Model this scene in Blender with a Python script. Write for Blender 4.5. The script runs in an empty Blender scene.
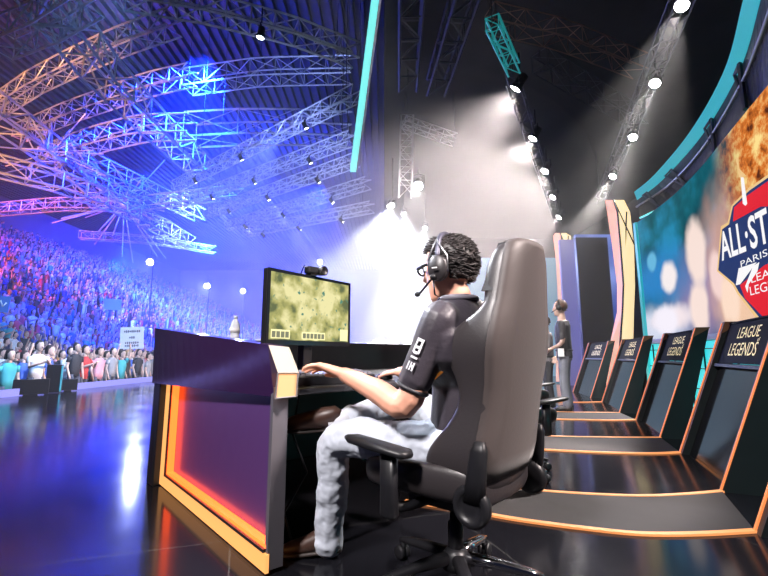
import bpy, bmesh, math, random
from mathutils import Vector, Matrix, Quaternion, noise
V = Vector
R = random.Random(7)
S = bpy.context.scene
COL = S.collection
# ------------------------------------------------------------------ camera, world, exposure
F_PX, EYE = 430.0, 0.90
TILT = math.atan(67 / F_PX)
cam_d = bpy.data.cameras.new('camera'); cam_d.sensor_width = 36.0; cam_d.lens = 36.0 * F_PX / 768.0
cam_d.clip_start = 0.05; cam_d.clip_end = 400
cam = bpy.data.objects.new('camera', cam_d); COL.objects.link(cam)
cam.location = (0, 0, EYE); cam.rotation_euler = (math.pi / 2 + TILT, 0, 0)
S.camera = cam
S.view_settings.view_transform = 'Standard'; S.view_settings.look = 'None'
S.view_settings.exposure = 0.0; S.view_settings.gamma = 1.0; S.view_settings.use_curve_mapping = False
W = bpy.data.worlds.new('world'); S.world = W; W.use_nodes = True
W.node_tree.nodes['Background'].inputs[0].default_value = (0.02, 0.03, 0.08, 1)
W.node_tree.nodes['Background'].inputs[1].default_value = 0.25
try:
    S.cycles.max_bounces = 5; S.cycles.diffuse_bounces = 2; S.cycles.glossy_bounces = 3
    S.cycles.volume_bounces = 0; S.cycles.sample_clamp_indirect = 4.0; S.cycles.sample_clamp_direct = 0.0
    S.cycles.caustics_reflective = False; S.cycles.caustics_refractive = False
except Exception:
    pass

def ray(px, py):
    a = (px - 384) / F_PX; b = (288 - py) / F_PX
    return V((a, math.cos(TILT) - b * math.sin(TILT), math.sin(TILT) + b * math.cos(TILT)))
def pz(px, py, z):                     # place on the level z that is seen in that direction
    r = ray(px, py); return V((0, 0, EYE)) + r * ((z - EYE) / r.z)
def pY(px, py, Y):
    r = ray(px, py); return V((0, 0, EYE)) + r * (Y / r.y)

def lamp(name, kind, loc, color, power, aim=None, spot=45, blend=0.3, radius=0.1, size=None, size_y=None, parent=None):
    d = bpy.data.lights.new(name, kind); d.color = color; d.energy = power
    if kind == 'SPOT':
        d.spot_size = math.radians(spot); d.spot_blend = blend; d.shadow_soft_size = radius
    elif kind == 'AREA':
        d.size = size or 1.0
        if size_y: d.shape = 'RECTANGLE'; d.size_y = size_y
    else:
        d.shadow_soft_size = radius
    o = bpy.data.objects.new(name, d); COL.objects.link(o); o.location = loc
    if aim is not None:
        o.rotation_euler = (V(aim) - V(loc)).to_track_quat('-Z', 'Y').to_euler()
    return o

# large lights of the hall: blue wash over the audience, white stage light, warm side light, two added fills
BLUE = (0.004, 0.03, 1.0)
lamp('arena_wash_light', 'SPOT', (-9, 20, 16), BLUE, 260000, (-24, 38, 0), 85, 0.6, 0.5)
lamp('arena_wash_light', 'SPOT', (-6, 40, 17), BLUE, 520000, (-24, 66, 2), 100, 0.6, 0.5)
lamp('arena_wash_light', 'SPOT', (-26, 40, 9), BLUE, 360000, (-20, 64, 20), 95, 0.7, 0.5)
lamp('arena_wash_light', 'SPOT', (-13, 30, 8), BLUE, 190000, (-12, 46, 21), 85, 0.7, 0.5)
lamp('crowd_light', 'SPOT', (-5.0, 7, 9), (0.22, 0.5, 1.0), 9000, (-12, 15, -1), 70, 0.7, 0.3)
lamp('crowd_light', 'SPOT', (-7, 26, 15), (0.06, 0.1, 1.0), 300000, (-25, 46, 3), 60, 0.7, 0.3)
lamp('crowd_light', 'SPOT', (-6, 34, 12), (0.09, 0.12, 1.0), 140000, (-22, 62, 4), 40, 0.7, 0.3)
lamp('added_front_fill', 'SPOT', (-2.0, 3.6, 6.6), (1.0, 0.95, 0.92), 5000, (3.05, 7.7, 1.1), 22, 0.7, 0.2)  # added spot out of view, brightens the standing man in black polo
lamp('side_wash_light', 'SPOT', (-24, 6, 9), (1.0, 0.16, 0.14), 55000, (-30, 32, 8), 60, 0.8, 0.3)
lamp('roof_wash_light', 'SPOT', (-19, 9, 6), (1.0, 0.42, 0.2), 13000, (-19, 20, 14), 75, 0.8, 0.3)
lamp('added_truss_fill', 'SPOT', (-3.5, 7, 3.5), (0.3, 0.42, 1.0), 10000, (-5.0, 17, 8.6), 55, 0.7, 0.3)  # added lamp without a fixture, brightens the slanting trusses
lamp('stage_key_light', 'SPOT', (-2.4, -1.6, 4.8), (1.0, 0.93, 0.92), 3000, (0.0, 1.9, 0.7), 54, 0.8, 0.35)
lamp('stage_back_light', 'SPOT', (4.2, -0.6, 5.2), (1.0, 0.86, 0.82), 5000, (0.55, 1.75, 1.0), 26, 0.6, 0.3)
lamp('stage_rim_light', 'SPOT', (-3.2, 4.6, 5.0), (0.88, 0.92, 1.0), 3800, (0.1, 1.9, 0.9), 40, 0.6, 0.3)

# ------------------------------------------------------------------ materials
MATS = {}
def mat(name, color=(0.5, 0.5, 0.5), rough=0.5, metal=0.0, emit=None, strength=0.0, noise_amt=0.0, noise_scale=8.0, bump=0.0, coat=0.0, spec=None, sheen=0.0, rough_var=0.0):
    if name in MATS: return MATS[name]
    m = bpy.data.materials.new(name); m.use_nodes = True
    nt = m.node_tree; b = nt.nodes['Principled BSDF']
    b.inputs['Base Color'].default_value = (*color, 1); b.inputs['Roughness'].default_value = rough
    b.inputs['Metallic'].default_value = metal; b.inputs['Coat Weight'].default_value = coat
    if sheen: b.inputs['Sheen Weight'].default_value = sheen
    if spec is not None: b.inputs['Specular IOR Level'].default_value = spec
    if emit:
        b.inputs['Emission Color'].default_value = (*emit, 1); b.inputs['Emission Strength'].default_value = strength
    if noise_amt or bump or rough_var:
        tc = nt.nodes.new('ShaderNodeTexCoord'); n = nt.nodes.new('ShaderNodeTexNoise')
        n.inputs['Scale'].default_value = noise_scale; n.inputs['Detail'].default_value = 4
        nt.links.new(tc.outputs['Object'], n.inputs['Vector'])
        if noise_amt:
            mx = nt.nodes.new('ShaderNodeMix'); mx.data_type = 'RGBA'
            mx.inputs[6].default_value = (*[c * (1 - noise_amt) for c in color], 1)
            mx.inputs[7].default_value = (*[min(1, c * (1 + noise_amt)) for c in color], 1)
            nt.links.new(n.outputs['Fac'], mx.inputs[0]); nt.links.new(mx.outputs[2], b.inputs['Base Color'])
        if rough_var:
            mr = nt.nodes.new('ShaderNodeMapRange'); mr.inputs[3].default_value = max(0, rough - rough_var); mr.inputs[4].default_value = rough + rough_var
            nt.links.new(n.outputs['Fac'], mr.inputs[0]); nt.links.new(mr.outputs[0], b.inputs['Roughness'])
        if bump:
            bp = nt.nodes.new('ShaderNodeBump'); bp.inputs['Strength'].default_value = bump; bp.inputs['Distance'].default_value = 0.01
            nt.links.new(n.outputs['Fac'], bp.inputs['Height']); nt.links.new(bp.outputs[0], b.inputs['Normal'])
    MATS[name] = m
    return m

BLACK = mat('black_satin', (0.012, 0.012, 0.014), 0.35, noise_amt=0.2)
PLAST = mat('black_plastic', (0.009, 0.009, 0.011), 0.4, spec=.35, rough_var=0.1, noise_scale=20)
LEATHER = mat('black_leather', (0.028, 0.024, 0.026), 0.4, bump=0.06, noise_scale=120, rough_var=0.08)
CHROME = mat('polished_metal', (0.75, 0.75, 0.78), 0.12, 1.0, rough_var=0.05)
GREYM = mat('grey_metal', (0.4, 0.4, 0.42), 0.35, 0.8, rough_var=0.1)
ALU = mat('truss_aluminium', (0.75, 0.76, 0.78), 0.42, 0.3, rough_var=0.1)
DKTRUSS = mat('dark_truss', (0.11, 0.11, 0.13), 0.5, 0.6, rough_var=0.1)
ORANGE = mat('orange_led', (0.2, 0.07, 0.01), 0.5, emit=(1.0, 0.075, 0.011), strength=5.0)
ORANGE_SOFT = mat('orange_led_soft', (0.2, 0.08, 0.02), 0.5, emit=(1.0, 0.25, 0.075), strength=0.9)
ORANGE_HOT = mat('orange_led_hot', (0.2, 0.09, 0.02), 0.5, emit=(1.0, 0.43, 0.13), strength=1.15)
STRIPM = mat('floor_led', (0.2, 0.09, 0.03), 0.5, emit=(1.0, 0.36, 0.12), strength=0.95)
CREAM = mat('cream_diffuser', (0.45, 0.4, 0.33), 0.5, emit=(1.0, 0.8, 0.66), strength=0.35)
PEACH = mat('peach_diffuser', (0.4, 0.25, 0.13), 0.5, emit=(1.0, 0.42, 0.16), strength=0.7)
TEAL = mat('teal_led', (0.05, 0.4, 0.42), 0.4, emit=(0.01, 0.33, 0.36), strength=0.9)
CYAN = mat('cyan_panel', (0.1, 0.6, 0.6), 0.3, emit=(0.02, 0.66, 0.68), strength=1.0)
AQUA = mat('aqua_tube', (0.3, 0.8, 0.75), 0.4, emit=(0.16, 0.78, 0.72), strength=1.1)
LIPLED = mat('stage_lip_led', (0.06, 0.06, 0.12), 0.4, emit=(0.27, 0.27, 1.0), strength=1.0)
LENS = mat('lit_lens', (1, 1, 1), 0.3, emit=(1, 0.97, 0.98), strength=40)
LENSB = mat('lit_lens_soft', (1, 1, 1), 0.3, emit=(0.75, 0.85, 1), strength=9)
SKIN = mat('skin', (0.72, 0.36, 0.25), 0.5, noise_amt=0.08, noise_scale=30)
SKINL = mat('skin_light', (0.62, 0.42, 0.34), 0.5)
HAIR = mat('dark_hair', (0.018, 0.013, 0.013), 0.5, noise_amt=0.3, noise_scale=60)
SHIRT = mat('charcoal_jersey', (0.034, 0.028, 0.038), 0.45, sheen=0.12, bump=0.15, noise_scale=60)
SHIRTD = mat('dark_jersey', (0.02, 0.02, 0.025), 0.5)
JEANS = mat('pale_jeans', (0.50, 0.54, 0.62), 0.75, noise_amt=0.18, noise_scale=14, bump=0.25)
WHITE = mat('white_plastic', (0.8, 0.8, 0.8), 0.4)
BRONZE = mat('bronze_cap', (0.16, 0.075, 0.04), 0.35, 0.3, rough_var=0.1)
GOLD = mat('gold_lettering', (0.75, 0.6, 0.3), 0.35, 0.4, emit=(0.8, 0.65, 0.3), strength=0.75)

def gloss_floor():
    m = bpy.data.materials.new('glossy_black_stage'); m.use_nodes = True
    nt = m.node_tree; b = nt.nodes['Principled BSDF']
    b.inputs['Base Color'].default_value = (0.006, 0.006, 0.008, 1); b.inputs['Specular IOR Level'].default_value = 0.2
    tc = nt.nodes.new('ShaderNodeTexCoord'); n = nt.nodes.new('ShaderNodeTexNoise'); n.inputs['Scale'].default_value = 1.6; n.inputs['Detail'].default_value = 6
    nt.links.new(tc.outputs['Object'], n.inputs['Vector'])
    mr = nt.nodes.new('ShaderNodeMapRange'); mr.inputs[3].default_value = 0.06; mr.inputs[4].default_value = 0.2
    nt.links.new(n.outputs['Fac'], mr.inputs[0]); nt.links.new(mr.outputs[0], b.inputs['Roughness'])
    # fine seams between floor sheets
    mp = nt.nodes.new('ShaderNodeMapping'); mp.inputs['Rotation'].default_value = (0, 0, -0.32)
    br = nt.nodes.new('ShaderNodeTexBrick'); br.inputs['Scale'].default_value = 1.0; br.inputs['Mortar Size'].default_value = 0.004
    br.inputs['Brick Width'].default_value = 1.2; br.inputs['Row Height'].default_value = 1.2; br.offset = 0
    br.inputs['Color1'].default_value = (0.006, 0.006, 0.008, 1); br.inputs['Color2'].default_value = (0.007, 0.007, 0.009, 1); br.inputs['Mortar'].default_value = (0.03, 0.03, 0.03, 1)
    nt.links.new(tc.outputs['Object'], mp.inputs[0]); nt.links.new(mp.outputs[0], br.inputs[0]); nt.links.new(br.outputs[0], b.inputs['Base Color'])
    return m

# ------------------------------------------------------------------ mesh builder
class MB:
    def __init__(s): s.v = []; s.f = []; s.m = []; s.sm = []
    def add(s, vs, fs, mi=0, sm=False):
        k = len(s.v); s.v += [tuple(p) for p in vs]
        for f in fs: s.f.append([i + k for i in f]); s.m.append(mi); s.sm.append(sm)
        return s
    def box(s, c, size, M=None, mi=0):
        c = V(c); hx, hy, hz = [t / 2 for t in size]
        vs = [V((x, y, z)) for x in (-hx, hx) for y in (-hy, hy) for z in (-hz, hz)]
        if M is not None: vs = [M @ p for p in vs]
        vs = [p + c for p in vs]
        return s.add(vs, [(0, 1, 3, 2), (4, 6, 7, 5), (0, 4, 5, 1), (2, 3, 7, 6), (0, 2, 6, 4), (1, 5, 7, 3)], mi)
    def hexa(s, b, t, mi=0):               # four bottom points, four top points
        return s.add(list(b) + list(t), [(3, 2, 1, 0), (4, 5, 6, 7), (0, 1, 5, 4), (1, 2, 6, 5), (2, 3, 7, 6), (3, 0, 4, 7)], mi)
    def tube(s, pts, rad, n=8, mi=0, sm=True, round_ends=False, closed=False):
        pts = [V(p) for p in pts]
        if not isinstance(rad, (list, tuple)): rad = [rad] * len(pts)
        if round_ends and len(pts) > 1:
            d0 = (pts[0] - pts[1]).normalized(); d1 = (pts[-1] - pts[-2]).normalized()
            pts = [pts[0] + d0 * rad[0] * .9, pts[0] + d0 * rad[0] * .55] + pts + [pts[-1] + d1 * rad[-1] * .55, pts[-1] + d1 * rad[-1] * .9]
            rad = [rad[0] * .35, rad[0] * .8] + list(rad) + [rad[-1] * .8, rad[-1] * .35]
        rings = []; prev = None
        N = len(pts)
        for i, p in enumerate(pts):
            if closed: t = (pts[(i + 1) % N] - pts[i - 1]).normalized()
            else: t = (pts[min(i + 1, N - 1)] - pts[max(i - 1, 0)]).normalized()
            if prev is None:
                a = V((0, 0, 1)) if abs(t.z) < 0.9 else V((1, 0, 0))
                x = t.cross(a).normalized()
            else:
                x = (prev - t * prev.dot(t)).normalized()
            prev = x; y = t.cross(x)
            rings.append([p + (x * math.cos(6.28318 * k / n) + y * math.sin(6.28318 * k / n)) * rad[i] for k in range(n)])
        return s.loft(rings, mi, sm, closed=closed)
    def bar(s, a, b, r, n=4, mi=0, sm=False):
        return s.tube([a, b], r, n, mi, sm)
    def loft(s, rings, mi=0, sm=True, cap=True, closed=False):
        n = len(rings[0]); vs = [p for r in rings for p in r]; fs = []
        L = len(rings)
        for i in range(L if closed else L - 1):
            for k in range(n):
                a = i * n + k; b = i * n + (k + 1) % n; j = (i + 1) % L
                fs.append((a, b, j * n + (k + 1) % n, j * n + k))
        if cap and not closed:
            fs.append(tuple(range(n - 1, -1, -1))); fs.append(tuple((L - 1) * n + k for k in range(n)))
        return s.add(vs, fs, mi, sm)
    def eloft(s, secs, n=14, mi=0, pw=2.0):   # sections: centre, half axis, half axis
        rings = []
        for c, ax, ay in secs:
            ring = []
            for k in range(n):
                a = 6.2831853 * k / n; ca, sa = math.cos(a), math.sin(a)
                ca = math.copysign(abs(ca) ** (2 / pw), ca); sa = math.copysign(abs(sa) ** (2 / pw), sa)
                ring.append(V(c) + V(ax) * ca + V(ay) * sa)
            rings.append(ring)
        return s.loft(rings, mi, True)
    def lathe(s, prof, n=20, M=None, mi=0, sm=True):
        rings = []
        for r, z in prof:
            ring = [V((r * math.cos(6.2831853 * k / n), r * math.sin(6.2831853 * k / n), z)) for k in range(n)]
            rings.append([M @ p for p in ring] if M is not None else ring)
        return s.loft(rings, mi, sm)
    def prism(s, poly, M, depth, mi=0):       # 2-D outline in M's xy, pushed along M's z
        n = len(poly)
        a = [M @ V((x, y, 0)) for x, y in poly]; b = [M @ V((x, y, depth)) for x, y in poly]
        return s.add(a + b, [tuple(range(n - 1, -1, -1)), tuple(range(n, 2 * n))] + [(k, (k + 1) % n, n + (k + 1) % n, n + k) for k in range(n)], mi)
    def ball(s, c, r, n=12, mi=0, M=None):
        c = V(c); r = V(r) if not isinstance(r, (int, float)) else V((r, r, r))
        rings = []
        for i in range(1, 8):
            th = math.pi * i / 8
            ring = [V((r.x * math.sin(th) * math.cos(6.28318 * k / n), r.y * math.sin(th) * math.sin(6.28318 * k / n), r.z * math.cos(th))) for k in range(n)]
            rings.append([(M @ p if M is not None else p) + c for p in ring])
        return s.loft(rings, mi, True)
    def mesh(s, name, mats):
        me = bpy.data.meshes.new(name); me.from_pydata(s.v, [], s.f)
        for m in (mats if isinstance(mats, (list, tuple)) else [mats]): me.materials.append(m)
        me.polygons.foreach_set('material_index', s.m); me.polygons.foreach_set('use_smooth', s.sm)
        me.update()
        bm = bmesh.new(); bm.from_mesh(me); bmesh.ops.recalc_face_normals(bm, faces=bm.faces); bm.to_mesh(me); bm.free()
        return me
    def build(s, name, mats, parent=None, bevel=0, loc=None, rotz=0):
        o = bpy.data.objects.new(name, s.mesh(name, mats)); COL.objects.link(o)
        if parent is not None: o.parent = parent
        if loc is not None: o.location = loc
        if rotz: o.rotation_euler.z = rotz
        if bevel:
            b = o.modifiers.new('edge', 'BEVEL'); b.width = bevel; b.segments = 2; b.limit_method = 'ANGLE'; b.angle_limit = 0.6
        return o

def tag(o, label=None, cat=None, group=None, kind=None):
    if label: o['label'] = label
    if cat: o['category'] = cat
    if group: o['group'] = group
    if kind: o['kind'] = kind
    return o
def thing(name, label, cat, loc=(0, 0, 0), rotz=0, group=None):
    o = bpy.data.objects.new(name, None); COL.objects.link(o); o.location = loc; o.rotation_euler.z = rotz
    return tag(o, label, cat, group)
def struct(o): o['kind'] = 'structure'; return o
def copy_tree(o, parent=None):
    c = o.copy(); COL.objects.link(c)
    if parent is not None: c.parent = parent
    for ch in list(o.children): copy_tree(ch, c)
    return c
def remesh(o, size, smooth=4):
    m = o.modifiers.new('skin', 'REMESH'); m.mode = 'VOXEL'; m.voxel_size = size; m.use_smooth_shade = True
    if smooth:
        k = o.modifiers.new('soft', 'SMOOTH'); k.factor = 0.5; k.iterations = smooth
    return o
def text_geo(body, size=1.0, shear=0.0, offset=0.0, ext=0.0, align='CENTER', res=3):
    c = bpy.data.curves.new('t', 'FONT'); c.body = body; c.size = size; c.shear = shear; c.offset = offset; c.extrude = ext
    c.align_x = align; c.align_y = 'CENTER'; c.resolution_u = res
    o = bpy.data.objects.new('t', c); COL.objects.link(o)
    bpy.context.view_layer.update()
    me = o.to_mesh(); vs = [v.co.copy() for v in me.vertices]; fs = [tuple(p.vertices) for p in me.polygons]
    o.to_mesh_clear(); bpy.data.objects.remove(o); bpy.data.curves.remove(c)
    return vs, fs
def frame(origin, x, y):
    x = V(x).normalized(); y = V(y); y = (y - x * y.dot(x)).normalized(); z = x.cross(y)
    M = Matrix((x, y, z)).transposed().to_4x4(); M.translation = V(origin); return M

# ================================================================== SETTING
hz = bpy.data.materials.new('stage_haze'); hz.use_nodes = True; nt = hz.node_tree; nt.nodes.clear()
out = nt.nodes.new('ShaderNodeOutputMaterial'); vs_ = nt.nodes.new('ShaderNodeVolumeScatter')
vs_.inputs['Density'].default_value = 0.005; vs_.inputs['Anisotropy'].default_value = 0.25
nt.links.new(vs_.outputs[0], out.inputs['Volume'])
haze = MB().box((-18, 53, 12), (66, 97, 29)).build('haze', hz); tag(haze, 'thin smoke haze filling the whole hall', 'haze', kind='stuff')

sm_m = bpy.data.materials.new('smoke_bank_haze'); sm_m.use_nodes = True; nt = sm_m.node_tree; nt.nodes.clear()
out = nt.nodes.new('ShaderNodeOutputMaterial'); vs2 = nt.nodes.new('ShaderNodeVolumeScatter')
vs2.inputs['Density'].default_value = 0.02; vs2.inputs['Anisotropy'].default_value = 0.2
nt.links.new(vs2.outputs[0], out.inputs['Volume'])
b = MB(); b.ball((-.6, 17.5, 5.6), (9.5, 8.0, 7.4), 32)
tag(b.build('smoke', sm_m), 'denser bank of smoke hanging over the rear of the stage', 'smoke', kind='stuff')

FLOORM = gloss_floor()
EDGE = [(-8.1, -4), (-8.15, 6), (-8.2, 9.5), (-8.15, 12), (-8.05, 15.5), (-7.8, 26), (-7.5, 36)]
b = MB()
pts = EDGE + [(14, 36), (14, -4)]
b.prism(pts, Matrix.Translation((0, 0, -.7)), .7)
struct(b.build('floor_stage', FLOORM))
HALLF = mat('hall_floor_dark', (0.03, 0.03, 0.04), 0.6, noise_amt=0.3)
struct(MB().box((-18, 48, -.76), (64, 112, 0.1)).build('floor_hall', HALLF))
# glowing lip of the stage
b = MB()
for (x0, y0), (x1, y1) in zip(EDGE, EDGE[1:]):
    b.hexa([V((x0, y0, 0.0)), V((x1, y1, 0.0)), V((x1 + .06, y1, 0.0)), V((x0 + .06, y0, 0.0))], [V((x0, y0, .16)), V((x1, y1, .16)), V((x1 + .06, y1, .16)), V((x0 + .06, y0, .16))])
struct(b.build('trim_1', LIPLED))
# hall shell
ROOFM = mat('roof_sheet', (0.10, 0.10, 0.12), 0.55, 0.2, noise_amt=0.25, noise_scale=2)
WALLM = mat('hall_wall', (0.25, 0.26, 0.3), 0.8, noise_amt=0.2, noise_scale=0.4)
b = MB()
n = 75
for i in range(n):
    x0 = -49 + i * .66
    b.add([(x0, 2, 21), (x0 + .3, 2, 21), (x0 + .3, 102, 21), (x0, 102, 21), (x0 + .36, 2, 21.3), (x0 + .36, 102, 21.3), (x0 + .66, 2, 21.3), (x0 + .66, 102, 21.3)], [(0, 1, 2, 3), (1, 4, 5, 2), (4, 6, 7, 5)])
struct(b.build('ceiling_hall', ROOFM))
struct(MB().box((-49.2, 48, 10), (.4, 108, 24)).build('wall_left', WALLM))
struct(MB().box((-18, 102, 10), (64, .4, 24)).build('wall_back', WALLM))
# raked stand
b = MB()
RX0, RISE, RUN = -15.0, 0.44, 0.86
NR = 34
prof = [(RX0, -.71)]
for k in range(NR):
    prof += [(RX0 - k * RUN, -.71 + (k + 1) * RISE), (RX0 - (k + 1) * RUN, -.71 + (k + 1) * RISE)]
prof += [(RX0 - NR * RUN, -.71)]
b.prism(prof, Matrix(((1, 0, 0, 0), (0, 0, 1, 12), (0, 1, 0, 0), (0, 0, 0, 1))), 84)
tag(b.build('grandstand', mat('stand_concrete', (0.05, 0.05, 0.06), 0.8, noise_amt=.3)), 'dark raked grandstand rising behind the flat floor audience', 'grandstand')
# stage roof and back wall
STROOF = mat('stage_ceiling', (0.03, 0.028, 0.03), 0.8, noise_amt=.4, noise_scale=1.5)
struct(MB().box((7.5, 16, 9.2), (15, 42, .2)).build('ceiling_stage', STROOF))
struct(MB().box((8.5, 30, 4.5), (17, .3, 9.4)).build('wall_stage', mat('stage_drape', (0.16, 0.14, 0.17), 0.9, noise_amt=.3, noise_scale=3)))
struct(MB().box((13.5, 14, 4.5), (.3, 36, 9.4)).build('wall_right', BLACK))

# ================================================================== LED WALL, FASCIA
WC = [(2.85, 0.6), (3.5, 2.4), (4.02, 3.9), (4.5, 5.2), (4.95, 6.4), (5.28, 7.5), (5.5, 8.6), (5.57, 9.2)]
def curve_pts(P, n):
    out = []
    P = [V((*p, 0)) for p in P]
    P = [P[0] * 2 - P[1]] + P + [P[-1] * 2 - P[-2]]
    for i in range(1, len(P) - 2):
        for k in range(n):
            t = k / n
            a, b_, c, d = P[i - 1], P[i], P[i + 1], P[i + 2]
            out.append(0.5 * ((2 * b_) + (c - a) * t + (2 * a - 5 * b_ + 4 * c - d) * t * t + (3 * b_ - a - 3 * c + d) * t ** 3))
    out.append(P[-2]); return out
WP = curve_pts(WC, 6)
def wall_at(px, py):                      # where a sight line meets the curved wall: point, arc length, height
    r = ray(px, py); s = 0
    for p, q in zip(WP, WP[1:]):
        d = q - p
        # solve r.xy * t = p + d*k
        det = r.x * (-d.y) + d.x * r.y
        t = (p.x * (-d.y) + d.x * p.y) / det; k = (r.x * p.y - r.y * p.x) / det
        if 0 <= k <= 1 and t > 0: return V((r.x * t, r.y * t, EYE + r.z * t)), s + d.length * k
        s += d.length
    return None
def ribbon(b, P, z0, z1, off0=0, off1=None, mi=0, thick=0.05):
    off1 = off0 if off1 is None else off1
    N = []
    for i in range(len(P)):
        t = (P[min(i + 1, len(P) - 1)] - P[max(i - 1, 0)]).normalized(); N.append(V((-t.y, t.x, 0)))
    rings = []
    for p, nn in zip(P, N):
        a = p + nn * off0; c = p + nn * off1
        rings.append([V((a.x, a.y, z0)), V((c.x, c.y, z1)), V((c.x - nn.x * thick, c.y - nn.y * thick, z1)), V((a.x - nn.x * thick, a.y - nn.y * thick, z0))])
    b.loft(rings, mi, False)
Z_S0, Z_S1 = 1.22, 3.78
screen = thing('led_wall_screen', 'curved video wall showing blurred lights and a shield emblem', 'screen', (0, 0, 0))
def screen_mat():
    m = bpy.data.materials.new('video_picture'); m.use_nodes = True; nt = m.node_tree; N = nt.nodes; Lk = nt.links
    for x in list(N): N.remove(x)
    o = N.new('ShaderNodeOutputMaterial'); em = N.new('ShaderNodeEmission'); Lk.new(em.outputs[0], o.inputs[0])
    uv = N.new('ShaderNodeUVMap'); uv.uv_map = 'picture'
    sep = N.new('ShaderNodeSeparateXYZ'); Lk.new(uv.outputs[0], sep.inputs[0])
    nz = N.new('ShaderNodeTexNoise'); nz.inputs['Scale'].default_value = 1.1; nz.inputs['Detail'].default_value = 3
    Lk.new(uv.outputs[0], nz.inputs['Vector'])
    base = N.new('ShaderNodeValToRGB'); cr = base.color_ramp
    cr.elements[0].position = .30; cr.elements[0].color = (0.004, 0.05, 0.075, 1)
    cr.elements[1].position = .68; cr.elements[1].color = (0.02, 0.26, 0.46, 1)
    e = cr.elements.new(.5); e.color = (0.008, 0.12, 0.16, 1)
    Lk.new(nz.outputs['Fac'], base.inputs[0]); cur = base.outputs[0]
    def mix(fac, col, colsock=None):
        nonlocal cur
        x = N.new('ShaderNodeMix'); x.data_type = 'RGBA'
        Lk.new(fac, x.inputs[0]); Lk.new(cur, x.inputs[6])
        if colsock: Lk.new(colsock, x.inputs[7])
        else: x.inputs[7].default_value = (*col, 1)
        cur = x.outputs[2]
    def blob(px, py, rx, ry, col, soft=.5, amt=1.0):
        got = wall_at(px, py)
        if not got: return
        p, s = got
        mp = N.new('ShaderNodeMapping'); mp.vector_type = 'POINT'
        mp.inputs['Location'].default_value = (-s / rx, -p.z / ry, 0); mp.inputs['Scale'].default_value = (1 / rx, 1 / ry, 1)
        Lk.new(uv.outputs[0], mp.inputs[0])
        nn = N.new('ShaderNodeTexNoise'); nn.inputs['Scale'].default_value = 2.2; Lk.new(uv.outputs[0], nn.inputs['Vector'])
        ad = N.new('ShaderNodeVectorMath'); ad.operation = 'MULTIPLY_ADD'; Lk.new(nn.outputs['Color'], ad.inputs[0]); ad.inputs[1].default_value = (.6, .6, 0); Lk.new(mp.outputs[0], ad.inputs[2])
        su = N.new('ShaderNodeVectorMath'); su.operation = 'SUBTRACT'; Lk.new(ad.outputs[0], su.inputs[0]); su.inputs[1].default_value = (.3, .3, 0)
        sc = N.new('ShaderNodeVectorMath'); sc.operation = 'MULTIPLY'; Lk.new(su.outputs[0], sc.inputs[0]); sc.inputs[1].default_value = (1, 1, 0)
        ln = N.new('ShaderNodeVectorMath'); ln.operation = 'LENGTH'; Lk.new(sc.outputs[0], ln.inputs[0])
        mr = N.new('ShaderNodeMapRange'); mr.interpolation_type = 'SMOOTHSTEP'; mr.inputs[1].default_value = 1 + soft; mr.inputs[2].default_value = 1 - soft
        mr.inputs[3].default_value = 0; mr.inputs[4].default_value = amt
        Lk.new(ln.outputs['Value'], mr.inputs[0]); mix(mr.outputs[0], col)
    # fiery corner
    f = N.new('ShaderNodeTexNoise'); f.inputs['Scale'].default_value = 3.2; f.inputs['Detail'].default_value = 7; f.inputs['Roughness'].default_value = .65
    Lk.new(uv.outputs[0], f.inputs['Vector'])
    fr = N.new('ShaderNodeValToRGB'); c2 = fr.color_ramp
    c2.elements[0].position = .36; c2.elements[0].color = (0.10, 0.025, 0.012, 1); c2.elements[1].position = .62; c2.elements[1].color = (1.0, 0.75, 0.28, 1)
    e = c2.elements.new(.48); e.color = (0.72, 0.19, 0.03, 1)
    Lk.new(f.outputs['Fac'], fr.inputs[0])
    s0 = wall_at(748, 180)[1]
    mm = N.new('ShaderNodeMapRange'); mm.interpolation_type = 'SMOOTHSTEP'; mm.inputs[1].default_value = s0 + 1.1; mm.inputs[2].default_value = s0 - .1
    Lk.new(sep.outputs[0], mm.inputs[0])
    mh = N.new('ShaderNodeMapRange'); mh.interpolation_type = 'SMOOTHSTEP'; mh.inputs[1].default_value = 2.3; mh.inputs[2].default_value = 2.9
    Lk.new(sep.outputs[1], mh.inputs[0])
    mu = N.new('ShaderNodeMath'); mu.operation = 'MULTIPLY'; Lk.new(mm.outputs[0], mu.inputs[0]); Lk.new(mh.outputs[0], mu.inputs[1])
    blob(700, 300, 1.1, .75, (0.32, 0.24, 0.48), .7, .8)
    blob(725, 262, .7, 1.0, (0.75, 0.42, 0.34), .6, .75)
    blob(742, 300, .7, .6, (0.95, 0.62, 0.42), .6, .9)
    mix(mu.outputs[0], None, fr.outputs[0])
    blob(655, 280, 1.3, .5, (0.03, 0.25, 0.62), .7, .9)
    blob(650, 328, 1.4, .34, (0.72, 0.75, 0.9), .6, .95)
    blob(672, 318, .8, .2, (0.95, 0.82, 0.85), .5, .95)
    for px, py, rx, ry, c in ((696, 252, .38, .52, (1, .8, .72)), (669, 277, .33, .28, (1, .9, .88)), (699, 307, .38, .42, (1, .8, .72)), (717, 275, .26, .36, (.95, .7, .66)), (666, 320, .5, .3, (.95, .9, 1)), (730, 300, .3, .34, (1, .75, .6)), (735, 246, .2, .3, (.9, .6, .5)), (652, 262, .2, .2, (.15, .5, .75))):
        blob(px, py, rx, ry, c, .3, .95)
    # thin bright streak
    Lk.new(cur, em.inputs[0]); em.inputs[1].default_value = 1.0
    return m
b = MB()
rows = 2
me = bpy.data.meshes.new('picture_surface')
vs, fs = [], []
arc = [0]
for p, q in zip(WP, WP[1:]): arc.append(arc[-1] + (q - p).length)
for p in WP: vs += [(p.x, p.y, Z_S0), (p.x, p.y, Z_S1)]
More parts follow.
